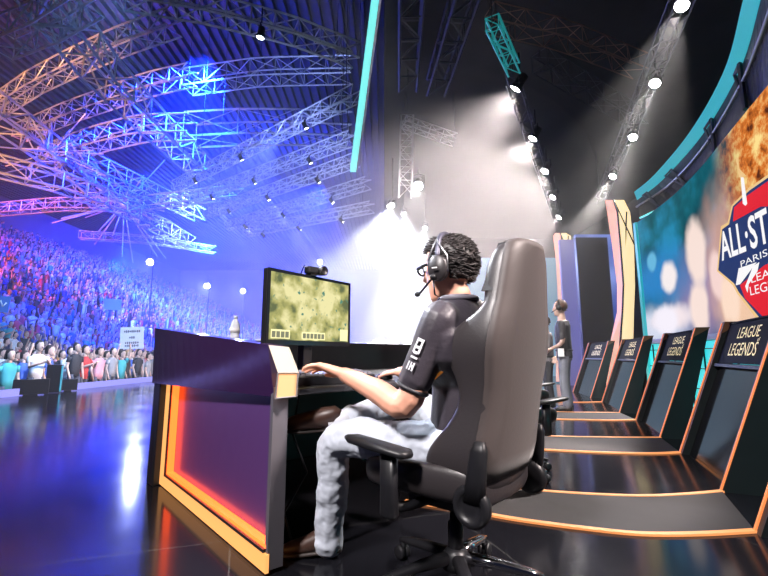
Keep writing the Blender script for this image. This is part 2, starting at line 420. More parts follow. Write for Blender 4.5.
for i in range(len(WP) - 1): fs.append((2 * i, 2 * i + 2, 2 * i + 3, 2 * i + 1))
me.from_pydata(vs, [], fs); me.materials.append(screen_mat())
uvl = me.uv_layers.new(name='picture')
for lp in me.loops:
    uvl.data[lp.index].uv = (arc[lp.vertex_index // 2], vs[lp.vertex_index][2])
o = bpy.data.objects.new('picture_surface', me); COL.objects.link(o); o.parent = screen
b = MB(); ribbon(b, WP, Z_S0 - .02, Z_S1 + .02, -.02, thick=.14); b.build('backing_panel', BLACK, screen)
b = MB(); ribbon(b, WP[-2:], .1, Z_S1, .05, thick=.06); b.build('side_light', TEAL, screen)
b = MB(); ribbon(b, WP, Z_S0 - .09, Z_S0 - .005, .05, thick=.12); b.build('bottom_rail', GREYM, screen)
# cyan backlit panels under the screen
b = MB(); ribbon(b, WP, 0.02, Z_S0 - .1, 0, thick=.05)
base = b.build('wall_base', CYAN); struct(base)
b = MB()
for z in (.35, .68, 1.0): ribbon(b, WP, z - .008, z + .008, .012, thick=.03)
for p in WP[::3]: b.box((p.x - .01, p.y, .56), (.02, .02, 1.1))
struct(b.build('trim_2', BLACK))
# shield emblem on the screen
def onw(px, py, off=.012):
    p, s = wall_at(px, py); return p
EN = None
pa, pb = wall_at(722, 230)[0], wall_at(764, 230)[0]
tdir = (pb - pa); tdir.z = 0; tdir.normalize()           # along the wall, towards the viewer's side
EM = frame(pa, tdir, V((0, 0, 1)))
EMi = EM.inverted()
def e2(px, py):                           # photo spot -> emblem plane coordinates
    r = ray(px, py); o_ = V((0, 0, EYE)); nrm = EM.col[2].xyz; t = (pa - o_).dot(nrm) / r.dot(nrm)
    q = EMi @ (o_ + r * t); return q.x, q.y
if EM.col[2].xyz.dot(-pa) < 0: SGN = -1
else: SGN = 1
def eplate(b, pts, lift, mi=0, depth=.006):
    b.prism([e2(*p) for p in pts], EM @ Matrix.Translation((0, 0, SGN * lift)), SGN * depth, mi)
NAVY = mat('emblem_navy', (.004, .004, .004), .6, spec=.05, emit=(0.005, 0.025, 0.12), strength=1)
EWHT = mat('emblem_white', (.004, .004, .004), .6, spec=.05, emit=(1, .98, .98), strength=.95)
ERED = mat('emblem_red', (.004, .004, .004), .6, spec=.05, emit=(.85, .006, .008), strength=.9)
EGLD = mat('emblem_gold', (.004, .004, .004), .6, spec=.05, emit=(.95, .62, .25), strength=.9)
emb = MB()
eplate(emb, [(735, 205), (752, 188), (775, 172), (810, 165), (850, 200), (850, 300), (800, 330), (766, 326), (741, 294), (736, 285), (720, 271), (724, 226), (731, 222)], .03, 3)
eplate(emb, [(737, 206), (754, 190), (776, 175), (810, 168), (848, 200), (848, 300), (800, 326), (767, 321), (743, 292), (738, 283), (722, 270), (726, 229), (733, 224)], .038, 0)
eplate(emb, [(739, 207), (754, 194), (776, 179), (806, 172), (840, 205), (838, 212), (800, 205), (766, 206), (738, 221)], .046, 2)
eplate(emb, [(745, 285), (770, 265), (806, 250), (838, 245), (838, 290), (800, 318), (768, 316), (750, 298)], .046, 2)
eplate(emb, [(751, 286), (759, 266), (765, 262), (763, 271), (754, 284), (753, 292)], .052, 1)
eplate(emb, [(744, 268), (762, 262), (745, 284), (741, 285)], .05, 1)
# white spire on the shield's top
eplate(emb, [(747, 176), (749.5, 177), (753, 203), (751.5, 205), (749, 203)], .056, 1)
eplate(emb, [(742, 156), (744, 158), (745, 168), (752, 175), (748, 177), (745, 176)], .056, 3)
def etext(body, p0, p1, hpx, mi, lift, shear=.25, off=.02, width_end=None):
    """lettering whose first letter's left edge sits at p0 and which runs on to p1; hpx = letter height at the first letter"""
    x0, y0 = e2(*p0); x1, y1 = e2(*p1); _, yt = e2(p0[0], p0[1] - hpx / 2); _, yb = e2(p0[0], p0[1] + hpx / 2)
    vs, fs = text_geo(body, 1.0, 0, off, 0.0, 'LEFT')
    xs = [v.x for v in vs]; ys = [v.y for v in vs]; w = max(xs) - min(xs); h = max(ys) - min(ys); cy = (max(ys) + min(ys)) / 2
    L = math.hypot(x1 - x0, y1 - y0); ang = math.atan2(y1 - y0, x1 - x0); H = yt - yb
    q = []
    for v in vs:
        u = (v.x - min(xs)) / w * L; t = (v.y - cy) / h * H
        q.append(EM @ V((x0 + u * math.cos(ang) * (1 if x1 > x0 else 1), y0 + u * math.sin(ang) + t, SGN * lift)))
    emb.add(q, fs, mi)
etext('ALL\u00b7STAR', (725, 247), (806, 209), 30, 1, .054, off=.02)
etext('PARIS 2014', (746, 264), (808, 236), 6.5, 1, .054, off=.0)
etext('LEAGUE', (757, 279), (806, 262), 8, 1, .058, off=.0)
etext('LEGENDS', (756, 291), (808, 276), 9, 1, .058, off=.0)
eo = emb.build('shield_emblem', [NAVY, EWHT, ERED, EGLD], screen)
eo['label'] = 'red, white and navy shield emblem with gold outline'

# curved fascia over the screen: teal lit band, dark band with braces, thin teal line
FA = [pz(x, y, 4.95) for x, y in ((768, -110), (743, 0), (723, 73), (689, 133), (654, 175), (634, 192))]
FB = [pz(x, y, 3.8) for x, y in ((800, 55), (768, 98), (745, 120), (708, 173), (684, 196), (640, 218))]
FA2 = [pz(x, y, 4.78) for x, y in ((784, -110), (760, 0), (738, 73), (701, 136), (662, 180), (637, 200))]
def spline3(P, n):
    P = [P[0] * 2 - P[1]] + list(P) + [P[-1] * 2 - P[-2]]; out = []
    for i in range(1, len(P) - 2):
        for k in range(n):
            t = k / n; a, b_, c, d = P[i - 1], P[i], P[i + 1], P[i + 2]
            out.append(0.5 * ((2 * b_) + (c - a) * t + (2 * a - 5 * b_ + 4 * c - d) * t * t + (3 * b_ - a - 3 * c + d) * t ** 3))
    out.append(P[-2]); return out
FA, FB, FA2 = spline3(FA, 6), spline3(FB, 6), spline3(FA2, 6)
fascia = thing('stage_fascia', 'curved black overhead fascia with a glowing teal band above the video wall', 'fascia')
def band(P, Q, name, m, back, t0=0, t1=1):
    b = MB(); rings = []
    for p, q in zip(P, Q):
        a = p.lerp(q, t0); c = p.lerp(q, t1); out_ = V((back * .8, -back * .3, back * .35))
        rings.append([a, c, c + out_, a + out_])
    b.loft(rings, 0, False); return b.build(name, m, fascia)
band(FA, FA2, 'teal_light_band', TEAL, .10)
band(FA2, FB, 'dark_face', mat('fascia_black', (.008, .008, .01), .5, rough_var=.1), .14, 0.02, .97)
b = MB(); b.tube(FB, .018, 6); b.build('teal_light_line', AQUA, fascia)
b = MB(); b.tube([p.lerp(q, .38) + V((-.04, 0, -.02)) for p, q in zip(FA2, FB)], .025, 6); b.build('rail', GREYM, fascia)
for k in (11, 16, 22, 27):
    p, q = FA2[k] + V((-.05, 0, -.03)), FB[k] + V((-.05, 0, -.03))
    p2 = FA2[k + 1] + V((-.05, 0, -.03))
    b = MB(); b.bar(p, q.lerp(p, .12), .03, 4); b.bar(p2, q.lerp(p, .12), .02, 4); b.bar(p, p.lerp(p2, 1.0), .025, 4); b.build('brace', DKTRUSS, fascia)

# ================================================================== LIT PYLONS and side flats
def pylon(Y, lv, label):
    """lv: (y, x_left, x_ridge, x_right) seen on the photo at distance Y"""
    t = thing('lit_pylon', label, 'pylon', group=None)
    L = []
    for py, xl, xm, xr in lv:
        L.append((pY(xl, py, Y + .25), pY(xm, py, Y), pY(xr, py, Y + .22), pY((xl + xr) / 2, py, Y + .55)))
    for k, (i, j, m, nm) in enumerate(((0, 1, PYL_A, 'pink_face'), (1, 2, PYL_B, 'cream_face'))):
        b = MB()
        for a, c in zip(L, L[1:]): b.add([a[i], a[j], c[j], c[i]], [(0, 1, 2, 3)])
        b.build(nm, m, t)
    b = MB()
    for a, c in zip(L, L[1:]):
        b.add([a[2], a[3], c[3], c[2]], [(0, 1, 2, 3)]); b.add([a[3], a[0], c[0], c[3]], [(0, 1, 2, 3)])
    b.add(list(L[0]), [(0, 1, 2, 3)]); b.add(list(L[-1]), [(0, 1, 2, 3)])
    b.build('back_shell', BLACK, t)
    b = MB()
    mid = [a[1] + V((0, -.02, 0)) for a in L]
    b.tube(mid, .022, 5)
    b.bar(L[0][1] + V((.0, -.02, 0)), L[-2][2].lerp(L[-2][1], .3) + V((0, -.02, 0)), .02, 4)
    b.bar(L[-1][1] + V((0, -.02, 0)), L[-3][2] + V((0, -.02, 0)), .02, 4)
    b.build('seam', PLAST, t)
    return t
PYL_A = mat('pylon_pink', (.8, .6, .5), .6, emit=(1, .52, .40), strength=.85)
PYL_B = mat('pylon_cream', (.85, .72, .5), .6, emit=(1, .78, .42), strength=1.0)
pylon(9.6, [(393.5, 606, 618, 633), (352, 608, 619, 633), (312, 617, 622, 634), (285, 617, 623, 635), (245, 612, 620, 634), (212, 607, 617, 630), (200, 605, 613, 624)], 'tall faceted lit pylon standing beside the end of the video wall')
pylon(14.0, [(381.5, 556, 563, 571), (352, 556, 563, 571), (300, 558, 564, 573), (262, 556, 563, 572), (236, 553, 561, 571), (233, 555, 560, 566)], 'smaller faceted lit pylon standing behind the man in the black polo')
def flat(px0, px1, py0, py1, Y, name, m, label, cat='panel'):
    a, c = pY(px0, py1, Y), pY(px1, py0, Y)
    o = MB().box(((a.x + c.x) / 2, Y, (max(a.z, 0) + c.z) / 2), (c.x - a.x, .12, c.z - max(a.z, 0))).build(name, m)
    return tag(o, label, cat)
def grad(name, c0, c1, z0, z1, s):
    m = bpy.data.materials.new(name); m.use_nodes = True; nt = m.node_tree; b_ = nt.nodes['Principled BSDF']
    tc = nt.nodes.new('ShaderNodeTexCoord'); nz = nt.nodes.new('ShaderNodeTexNoise'); nz.inputs['Scale'].default_value = .8
    nt.links.new(tc.outputs['Object'], nz.inputs[0]); cr = nt.nodes.new('ShaderNodeValToRGB')
    cr.color_ramp.elements[0].color = (*c0, 1); cr.color_ramp.elements[1].color = (*c1, 1); cr.color_ramp.elements[0].position = .35; cr.color_ramp.elements[1].position = .65
    nt.links.new(nz.outputs['Fac'], cr.inputs[0]); nt.links.new(cr.outputs[0], b_.inputs['Emission Color']); b_.inputs['Emission Strength'].default_value = s
    b_.inputs['Base Color'].default_value = (.1, .1, .12, 1)
    return m
flat(586, 622, 235, 400, 12.5, 'stage_screen', grad('blue_video', (.02, .06, .4), (.25, .35, .9), 0, 4, .8), 'narrow blue video panel half hidden behind the tall lit pylon', 'screen')
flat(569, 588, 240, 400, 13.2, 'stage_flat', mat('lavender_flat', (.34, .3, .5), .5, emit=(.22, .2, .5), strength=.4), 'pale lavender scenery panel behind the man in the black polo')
flat(586, 606, 238, 400, 11.6, 'stage_column', mat('indigo_flat', (.05, .05, .14), .35), 'dark indigo square column between the lavender panel and the tall pylon', 'column')
flat(470, 556, 258, 380, 19, 'stage_screen', mat('pale_blue_screen', (.4, .6, .8), .5, emit=(.35, .62, .85), strength=.45), 'pale blue screen glowing in the haze behind the gaming chair', 'screen')

# ================================================================== CONSOLES along the back, and floor light strips
CON = {'c0': ((1.44, 1.22), (1.91, 2.38)), 'c1': ((2.245, 3.03), (2.755, 4.19)), 'c2': ((3.03, 4.91), (3.53, 6.24)), 'c3': ((3.70, 6.97), (4.22, 8.57)), 'c4': ((4.38, 9.35), (4.65, 10.85))}
SIDEM = mat('console_side', (.008, .012, .013), .35, spec=.3, rough_var=.08)
FACEM = mat('console_screen', (.005, .005, .007), .09, spec=.2, rough_var=.06, noise_scale=3)
HEADM = mat('console_header', (.009, .0085, .009), .6, spec=.05)
LEAG = [text_geo('LEAGUE', 1.0, 0, .0, 0.0), text_geo('LEGENDS', 1.0, 0, .0, 0.0), text_geo('of', 1.0, 0, .0, .0)]
CLAB = {'c0': 'slanted black player console cut off at the picture corner, in front of all the others', 'c1': 'slanted black player console with the largest gold game lettering', 'c2': 'slanted black player console, second of the row, facing the glossy bay beyond the largest one',
        'c3': 'slanted black player console, third of the row counted from the biggest', 'c4': 'smallest slanted black console, beside the man in black polo'}
def console(key):
    Bp, Ap = CON[key]                      # near and far foot of the sloping face
    A = V((*Ap, 0)); B = V((*Bp, 0)); u = (B - A); L = u.length; u.normalize(); n = V((-u.y, u.x, 0))
    if n.x < 0: n = -n
    t = thing('player_console', CLAB[key], 'console', (A + B) / 2 if False else (0, 0, 0), 0, 'player consoles along the video wall')
    LEAN, HT = .44, 1.19
    fb = lambda s, h, d=0: A + u * s + n * (LEAN * h / HT + d) + V((0, 0, h))
    TH = .07
    for s0, nm in ((0.0, 'far'), (L - TH, 'near')):
        b = MB()
        q = [fb(s0, 0), fb(s0, HT), fb(s0, HT, .12), A + u * s0 + n * .24]
        q2 = [p + u * TH for p in q]
        b.hexa(q, q2); rib = b.build('side_panel', SIDEM, t)
        b = MB()
        e = [fb(s0 + .0, 0, -.012), fb(s0 + .0, HT, -.012), fb(s0, HT, -.002), fb(s0, 0, -.002)]
        w_ = .019; so = u * (0 if nm == 'far' else TH - w_)
        b.hexa([p + so for p in e], [p + so + u * w_ for p in e]); b.build('edge_light', ORANGE_SOFT, rib)
        b = MB(); q = [fb(s0 - .004, HT - .1, -.006), fb(s0 - .004, HT + .012, -.006), fb(s0 - .004, HT + .012, .124), fb(s0 - .004, HT, .124)]
        b.hexa(q, [p + u * (TH + .008) for p in q]); b.build('cap', BRONZE, rib)
    b = MB(); q = [fb(TH, .0, .06), fb(TH, .80, .06), fb(TH, .80, .10), fb(TH, 0, .10)]
    b.hexa(q, [p + u * (L - 2 * TH) for p in q]); b.build('dark_screen', FACEM, t)
    b = MB(); q = [fb(TH, .83, .04), fb(TH, HT - .02, .04), fb(TH, HT - .02, .08), fb(TH, .83, .08)]
    b.hexa(q, [p + u * (L - 2 * TH) for p in q]); hd = b.build('header', HEADM, t)
    b = MB(); q = [fb(TH, .80, .02), fb(TH, .825, .02), fb(TH, .825, .09), fb(TH, .80, .09)]
    b.hexa(q, [p + u * (L - 2 * TH) for p in q]); b.build('divider_rail', PLAST, t)
    b = MB(); q = [fb(TH, HT - .015, .035), fb(TH, HT + .0, .035), fb(TH, HT, .115), fb(TH, HT - .015, .115)]
    b.hexa(q, [p + u * (L - 2 * TH) for p in q]); b.build('top_board', HEADM, t)
    slope = (V((0, 0, HT)) + n * LEAN).normalized()
    b = MB()
    def put(geo, cs, ch, wdt, hgt):
        vs, fs = geo; xs = [v.x for v in vs]; ys = [v.y for v in vs]; w = max(xs) - min(xs); h = max(ys) - min(ys)
        o0 = fb(cs, ch, .036); nn = u.cross(slope)
        if nn.dot(n) > 0: nn = -nn
        b.add([o0 + u * ((v.x - (max(xs) + min(xs)) / 2) / w * wdt) + slope * ((v.y - (max(ys) + min(ys)) / 2) / h * hgt) + nn * (v.z + .004) for v in vs], fs)
    put(LEAG[0], L * .52, 1.08, .48, .095); put(LEAG[1], L * .5, .945, .62, .11); put(LEAG[2], L * .52 + .26, 1.015, .05, .03)
    b.build('lettering', GOLD, hd)
    return A, B, u, n
rows_ = {}
for k in CON: rows_[k] = console(k)
def strip(pts_px, name, label, w=.036):
    P = [V((*p, 0)) for p in pts_px]
    P = spline3(P, 5); b = MB(); rings = []
    for i, p in enumerate(P):
        t = (P[min(i + 1, len(P) - 1)] - P[max(i - 1, 0)]).normalized(); s = V((-t.y, t.x, 0)) * w / 2
        rings.append([p - s + V((0, 0, .001)), p + s + V((0, 0, .001)), p + s + V((0, 0, .012)), p - s + V((0, 0, .012))])
    b.loft(rings, 0, False); return tag(b.build(name, STRIPM), label, 'light strip', 'orange light strips across the stage floor')
def fl(px, py): p = pz(px, py, 0); return (p.x, p.y)
STR = [
    ([fl(405, 502), fl(445, 508), fl(480, 514), fl(520, 521), fl(580, 529), fl(640, 535), fl(700, 535), CON['c0'][1]], 'long orange floor strip running from under the gaming chair to the picture edge'),
    ([fl(470, 482), fl(515, 489), fl(570, 494), fl(640, 497), fl(690, 495), CON['c1'][0]], 'orange floor strip meeting the near foot of the largest console'),
    ([fl(500, 448), fl(540, 450), fl(600, 453), fl(650, 454), CON['c1'][1]], 'orange floor strip meeting the far foot of the largest console'),
    ([fl(500, 435), fl(560, 437), fl(620, 438), CON['c2'][0]], 'orange floor strip meeting the near foot of the second console'),
    ([fl(530, 419), fl(580, 420), fl(612, 420.5), CON['c2'][1]], 'orange floor strip meeting the far foot of the second console'),
    ([fl(530, 411.5), fl(570, 412.5), CON['c3'][0]], 'orange floor strip meeting the near foot of the third console'),
    ([fl(540, 402), fl(575, 402.5), CON['c3'][1]], 'orange floor strip meeting the far foot of the third console')]
for s_, lb in STR: strip(s_, 'floor_light_strip', lb)
BANDM = mat('matte_floor_band', (.03, .026, .026), .7, spec=.12, noise_amt=.15, noise_scale=6)
def band_floor(P, Q, label):
    P = spline3([V((*p, 0)) for p in P], 4); Q = spline3([V((*q, 0)) for q in Q], 4)
    m_ = 20
    def res(X): return [X[int(i * (len(X) - 1) / m_)] for i in range(m_ + 1)]
    P, Q = res(P), res(Q); b = MB(); rings = []
    for p, q in zip(P, Q): rings.append([p, q, q + V((0, 0, .008)), p + V((0, 0, .008))])
    b.loft(rings, 0, False); tag(b.build('floor_band', BANDM), label, 'floor band', 'matte bands of the stage floor')
band_floor(STR[0][0][2:], STR[1][0][0:], 'wide matte grey floor band between the two strips nearest the chair wheels')
band_floor(STR[2][0], STR[3][0], 'matte grey floor band beside the largest console')
band_floor(STR[4][0], STR[5][0], 'thin matte grey floor band beside the second console')

# ================================================================== PLAYER'S DESK
desk = thing('player_desk', 'black angular gaming desk with orange lit end panel and glossy rim', 'desk', (0, 0, 0))
N0, F0 = V((-.485, 1.95, 0)), V((-1.58, 3.22, 0))         # near and far foot of the end panel
ed = (F0 - N0).normalized(); eo_ = V((-ed.y, ed.x, 0))
if eo_.y > 0: eo_ = -eo_                                   # outward: towards the camera's side
EL = (F0 - N0).length
up = V((0, 0, 1))
def ep(s, z, d=0): return N0 + ed * s + up * z + eo_ * d
PURP = mat('purple_lacquer', (.07, .03, .12), .32, coat=.2, rough_var=.06)
b = MB(); b.hexa([ep(.02, .06, -.03), ep(EL - .1, .06, -.03), ep(EL - .1, .06, -.05), ep(.02, .06, -.05)], [ep(.02, .76, -.03), ep(EL - .1, .76, -.03), ep(EL - .1, .76, -.05), ep(.02, .76, -.05)])
b.build('end_panel', PURP, desk)
def ebox(b, s0, s1, z0, z1, d0, d1, mi=0):
    b.hexa([ep(s0, z0, d0), ep(s1, z0, d0), ep(s1, z0, d1), ep(s0, z0, d1)], [ep(s0, z1, d0), ep(s1, z1, d0), ep(s1, z1, d1), ep(s0, z1, d1)], mi)
b = MB(); ebox(b, EL - .15, EL - .03, 0.02, .76, .005, .02); ebox(b, -.02, EL - .03, .012, .085, .0051, .0201); b.build('outer_light_strip', ORANGE_HOT, desk)
b = MB(); ebox(b, EL - .185, EL - .16, .10, .76, -.028, .012); ebox(b, 0.0, EL - .16, .10, .115, -.0281, .0121); b.build('inner_light_strip', ORANGE, desk)
b = MB(); ebox(b, EL - .162, EL - .148, .085, .76, -.02, .024); ebox(b, 0, EL - .148, .086, .10, -.02, .024); b.build('strip_divider', BLACK, desk)
b = MB(); ebox(b, -.018, .008, .02, .76, -.06, .012); b.build('end_post', mat('grey_edge', (.16, .15, .17), .35, .5), desk)
b = MB(); b.hexa([ep(EL - .03, 0, .02), ep(EL + .22, 0, -.05), ep(EL + .22, 0, -.3), ep(EL - .03, 0, -.3)], [ep(EL - .03, .76, .02), ep(EL + .02, .76, -.0), ep(EL + .02, .76, -.3), ep(EL - .03, .76, -.3)]); b.build('corner_base', BLACK, desk)
# rim board over the end panel
RN0, RN1 = pY(274, 397, 1.93), pY(268, 345, 1.93)
RM = pY(278, 372, 1.90)
RF0, RF1 = pY(152, 383, 3.22), pY(155, 328, 3.22)
RIM = mat('rim_gloss', (.028, .011, .05), .14, spec=.8, rough_var=.05)
b = MB()
bk = -eo_ * .07
b.loft([[RN0.lerp(RF0, k / 14), RN1.lerp(RF1, k / 14), RN1.lerp(RF1, k / 14) + bk, RN0.lerp(RF0, k / 14) + bk] for k in range(15)], 0, False); b.build('rim_board', RIM, desk)
# chamfered lit end cap
capf = [pY(268.5, 345, 1.9), pY(288, 347, 1.9), pY(298, 373, 1.9), pY(296.5, 396.5, 1.9), pY(275.5, 398.5, 1.9), pY(278, 373, 1.9)]
dv = V((-.02, .12, 0))
b = MB(); q = [capf[0], capf[1], capf[2], capf[5]]; b.add(q + [p + dv for p in q], [(0, 1, 2, 3), (7, 6, 5, 4), (0, 4, 5, 1), (1, 5, 6, 2), (2, 6, 7, 3), (3, 7, 4, 0)]); b.build('cap_upper_diffuser', CREAM, desk)
b = MB(); q = [capf[5], capf[2], capf[3], capf[4]]; b.add(q + [p + dv for p in q], [(0, 1, 2, 3), (7, 6, 5, 4), (0, 4, 5, 1), (1, 5, 6, 2), (2, 6, 7, 3), (3, 7, 4, 0)]); b.build('cap_lower_diffuser', PEACH, desk)
b = MB()
e1 = [p + V((0, -.003, 0)) for p in (capf[5], capf[2])]; b.bar(e1[0], e1[1], .003)
e2_ = [p + V((0, -.003, 0)) for p in (capf[2], capf[3], capf[4], capf[5])]
for p, q in zip(e2_, e2_[1:]): b.bar(p, q, .004)
b.build('cap_edge', GREYM, desk)
DTOP = mat('desk_top', (.035, .033, .038), .3, rough_var=.1)
DU = V((.70, .714, 0)); O0 = V((-.378, 1.935, 0))
WL0 = V((-1.70, 3.25, 0)); WL1 = V((.62, 5.5, 0)); wd = (WL1 - WL0).normalized(); wi = V((wd.y, -wd.x, 0))
poly = [O0, O0 + DU * 1.5, V((.60, 5.3, 0)), WL0 + wi * .1, N0 + ed * .14 - eo_ * .06]
b = MB(); b.prism([(p.x, p.y) for p in poly], Matrix.Translation((0, 0, .725)), .03); b.build('desktop', DTOP, desk, .006)
b = MB(); b.hexa([WL0, WL1, WL1 + wi * .14, WL0 + wi * .14], [p + up * 1.02 for p in (WL0, WL1, WL1 + wi * .14, WL0 + wi * .14)]); b.build('front_wall', BLACK, desk, .006)
q = [O0 + DU * 1.42, O0 + DU * 1.42 + V((-.5, .36, 0))]
b = MB(); b.hexa([q[0], q[1], q[1] + DU * .04, q[0] + DU * .04], [p + up * .725 for p in (q[0], q[1], q[1] + DU * .04, q[0] + DU * .04)]); b.build('support_panel', BLACK, desk)
b = MB()
CAB = [pY(300, 470, 2.3), pY(288, 430, 2.3), pY(300, 400, 2.3)]
b.tube([(-.42, 2.2, .72), (-.47, 2.3, .5), (-.40, 2.35, .3), (-.5, 2.3, .12), (-.45, 2.25, .01)], .006, 6); tag(b.build('cable', PLAST), 'thin black cable hanging under the gaming desk', 'cable')

# second desk down the row, mostly hidden by the player
d2 = thing('player_desk', 'black gaming desk of the next player, beyond the seated player', 'desk')
b = MB(); b.hexa([V((.95, 4.1, .70)), V((2.1, 6.3, .70)), V((1.5, 6.6, .70)), V((.42, 4.6, .70))], [V((.95, 4.1, .74)), V((2.1, 6.3, .74)), V((1.5, 6.6, .74)), V((.42, 4.6, .74))]); b.build('desktop', DTOP, d2)
b = MB(); b.hexa([V((.40, 4.62, 0)), V((1.48, 6.62, 0)), V((1.40, 6.66, 0)), V((.32, 4.66, 0))], [V((.40, 4.62, 1.0)), V((1.48, 6.62, 1.0)), V((1.40, 6.66, 1.0)), V((.32, 4.66, 1.0))]); b.build('front_wall', BLACK, d2)

# ================================================================== MONITOR, WEBCAM, KEYBOARD, MOUSE, BOTTLE
MBL, MBR = V((-.568, 2.065, 0)), V((-.205, 2.55, 0))
mx = (MBR - MBL).normalized(); mn = V((mx.y, -mx.x, 0)); MW = (MBR - MBL).length
mc = (MBL + MBR) / 2
mon = thing('monitor', 'thin black flat monitor showing a yellow-green game picture on the desk', 'monitor', (0, 0, 0))
MZ0, MZ1 = .95, 1.325
def mp(s, z, d=0): return MBL + mx * s + up * z + mn * d
def mbox(b, s0, s1, z0, z1, d0, d1, mi=0):
    b.hexa([mp(s0, z0, d0), mp(s1, z0, d0), mp(s1, z0, d1), mp(s0, z0, d1)], [mp(s0, z1, d0), mp(s1, z1, d0), mp(s1, z1, d1), mp(s0, z1, d1)], mi)
b = MB(); mbox(b, 0, MW, MZ0, MZ1, -.035, 0); b.build('case', PLAST, mon, .004)
b = MB(); mbox(b, 0, .016, MZ0, MZ1, 0, .006); mbox(b, MW - .016, MW, MZ0, MZ1, 0, .006); mbox(b, .016, MW - .016, MZ0, MZ0 + .024, 0, .0061); mbox(b, .016, MW - .016, MZ1 - .016, MZ1, 0, .0061); b.build('bezel', mat('bezel_gloss', (.01, .01, .012), .15), mon)
def game_mat():
    m = bpy.data.materials.new('game_picture'); m.use_nodes = True; nt = m.node_tree; N = nt.nodes; Lk = nt.links
    for x in list(N): N.remove(x)
    o = N.new('ShaderNodeOutputMaterial'); em = N.new('ShaderNodeEmission'); Lk.new(em.outputs[0], o.inputs[0])
    tc = N.new('ShaderNodeTexCoord')
    nz = N.new('ShaderNodeTexNoise'); nz.inputs['Scale'].default_value = 11; nz.inputs['Detail'].default_value = 7; Lk.new(tc.outputs['Object'], nz.inputs[0])
    cr = N.new('ShaderNodeValToRGB'); r = cr.color_ramp
    r.elements[0].position = .36; r.elements[0].color = (.16, .19, .09, 1); r.elements[1].position = .64; r.elements[1].color = (.95, .88, .45, 1)
    e = r.elements.new(.48); e.color = (.52, .50, .18, 1)
    ds = N.new('ShaderNodeVectorMath'); ds.operation = 'DISTANCE'; Lk.new(tc.outputs['Object'], ds.inputs[0]); ds.inputs[1].default_value = mp(MW * .5, (MZ0 + MZ1) / 2 + .02)
    mm = N.new('ShaderNodeMath'); mm.operation = 'MULTIPLY_ADD'; Lk.new(ds.outputs['Value'], mm.inputs[0]); mm.inputs[1].default_value = -.75; mm.inputs[2].default_value = .17
    aa = N.new('ShaderNodeMath'); aa.operation = 'ADD'; Lk.new(nz.outputs['Fac'], aa.inputs[0]); Lk.new(mm.outputs[0], aa.inputs[1])
    Lk.new(aa.outputs[0], cr.inputs[0])
    n2 = N.new('ShaderNodeTexNoise'); n2.inputs['Scale'].default_value = 34; Lk.new(tc.outputs['Object'], n2.inputs[0])
    c2 = N.new('ShaderNodeValToRGB'); c2.color_ramp.elements[0].position = .64; c2.color_ramp.elements[1].position = .72
    Lk.new(n2.outputs['Fac'], c2.inputs[0])
    mixn = N.new('ShaderNodeMix'); mixn.data_type = 'RGBA'; Lk.new(c2.outputs[0], mixn.inputs[0]); Lk.new(cr.outputs[0], mixn.inputs[6]); mixn.inputs[7].default_value = (.12, .3, .22, 1)
    Lk.new(mixn.outputs[2], em.inputs[0]); em.inputs[1].default_value = .95
    return m
b = MB(); mbox(b, .016, MW - .016, MZ0 + .024, MZ1 - .016, 0, .003); scr = b.build('screen', game_mat(), mon)
HUD = mat('game_hud', (.3, .3, .15), .5, emit=(.62, .6, .3), strength=.8)
HUDD = mat('game_hud_dark', (.05, .06, .04), .5, emit=(.12, .14, .08), strength=.7)
for q_ in ((.03, .15, .075), (.23, .40, .07), (MW - .085, MW - .02, .095)):
    b = MB(); mbox(b, q_[0], q_[1], MZ0 + .03, MZ0 + q_[2], .003, .0036); b.build('game_panel', HUD, scr)
b = MB()
for k in range(6): mbox(b, .237 + k * .027, .258 + k * .027, MZ0 + .036, MZ0 + .062, .0036, .0042)
for k in range(4): mbox(b, .036 + k * .028, .058 + k * .028, MZ0 + .036, MZ0 + .066, .0036, .0042)
b.build('game_icon', HUDD, scr)
b = MB(); b.box(mp(MW / 2, .87, -.05), (.06, .05, .26), Matrix.Rotation(math.atan2(mx.y, mx.x), 3, 'Z')); b.build('stand_neck', PLAST, mon, .004)
b = MB(); b.box(mp(MW / 2, .763, -.02), (.26, .2, .014), Matrix.Rotation(math.atan2(mx.y, mx.x), 3, 'Z')); b.build('stand_base', PLAST, mon, .004)
wc = thing('webcam', 'small black webcam clipped on top of the monitor', 'camera')
c0 = mp(MW * .49, MZ1 + .03, .0); Rm = Matrix.Rotation(math.atan2(mx.y, mx.x) - .1, 3, 'Z')
b = MB(); b.box(c0, (.085, .045, .04), Rm); b.build('housing', PLAST, wc, .008)
ML = frame(c0 + mn * .02 + mx * .035, mx, up); 
b = MB(); b.lathe([(.024, -.02), (.027, .03), (.022, .032), (.018, .024)], 14, frame(c0 + mn * .02 + mx * .045, mx, up) if frame(c0, mx, up).col[2].xyz.dot(mn) > 0 else frame(c0 + mn * .02 + mx * .045, -mx, up)); b.build('lens_barrel', BLACK, wc)
b = MB(); b.box(c0 - up * .024 - mn * .01, (.04, .05, .012), Rm); b.box(c0 - up * .04 - mn * .042, (.04, .008, .04), Rm); b.build('clip', PLAST, wc)
b = MB(); b.tube([c0 - mx * .04, c0 - mx * .06 + up * .02, c0 - mx * .055 - up * .02 - mn * .03], .004, 6); b.build('cord', PLAST, wc)

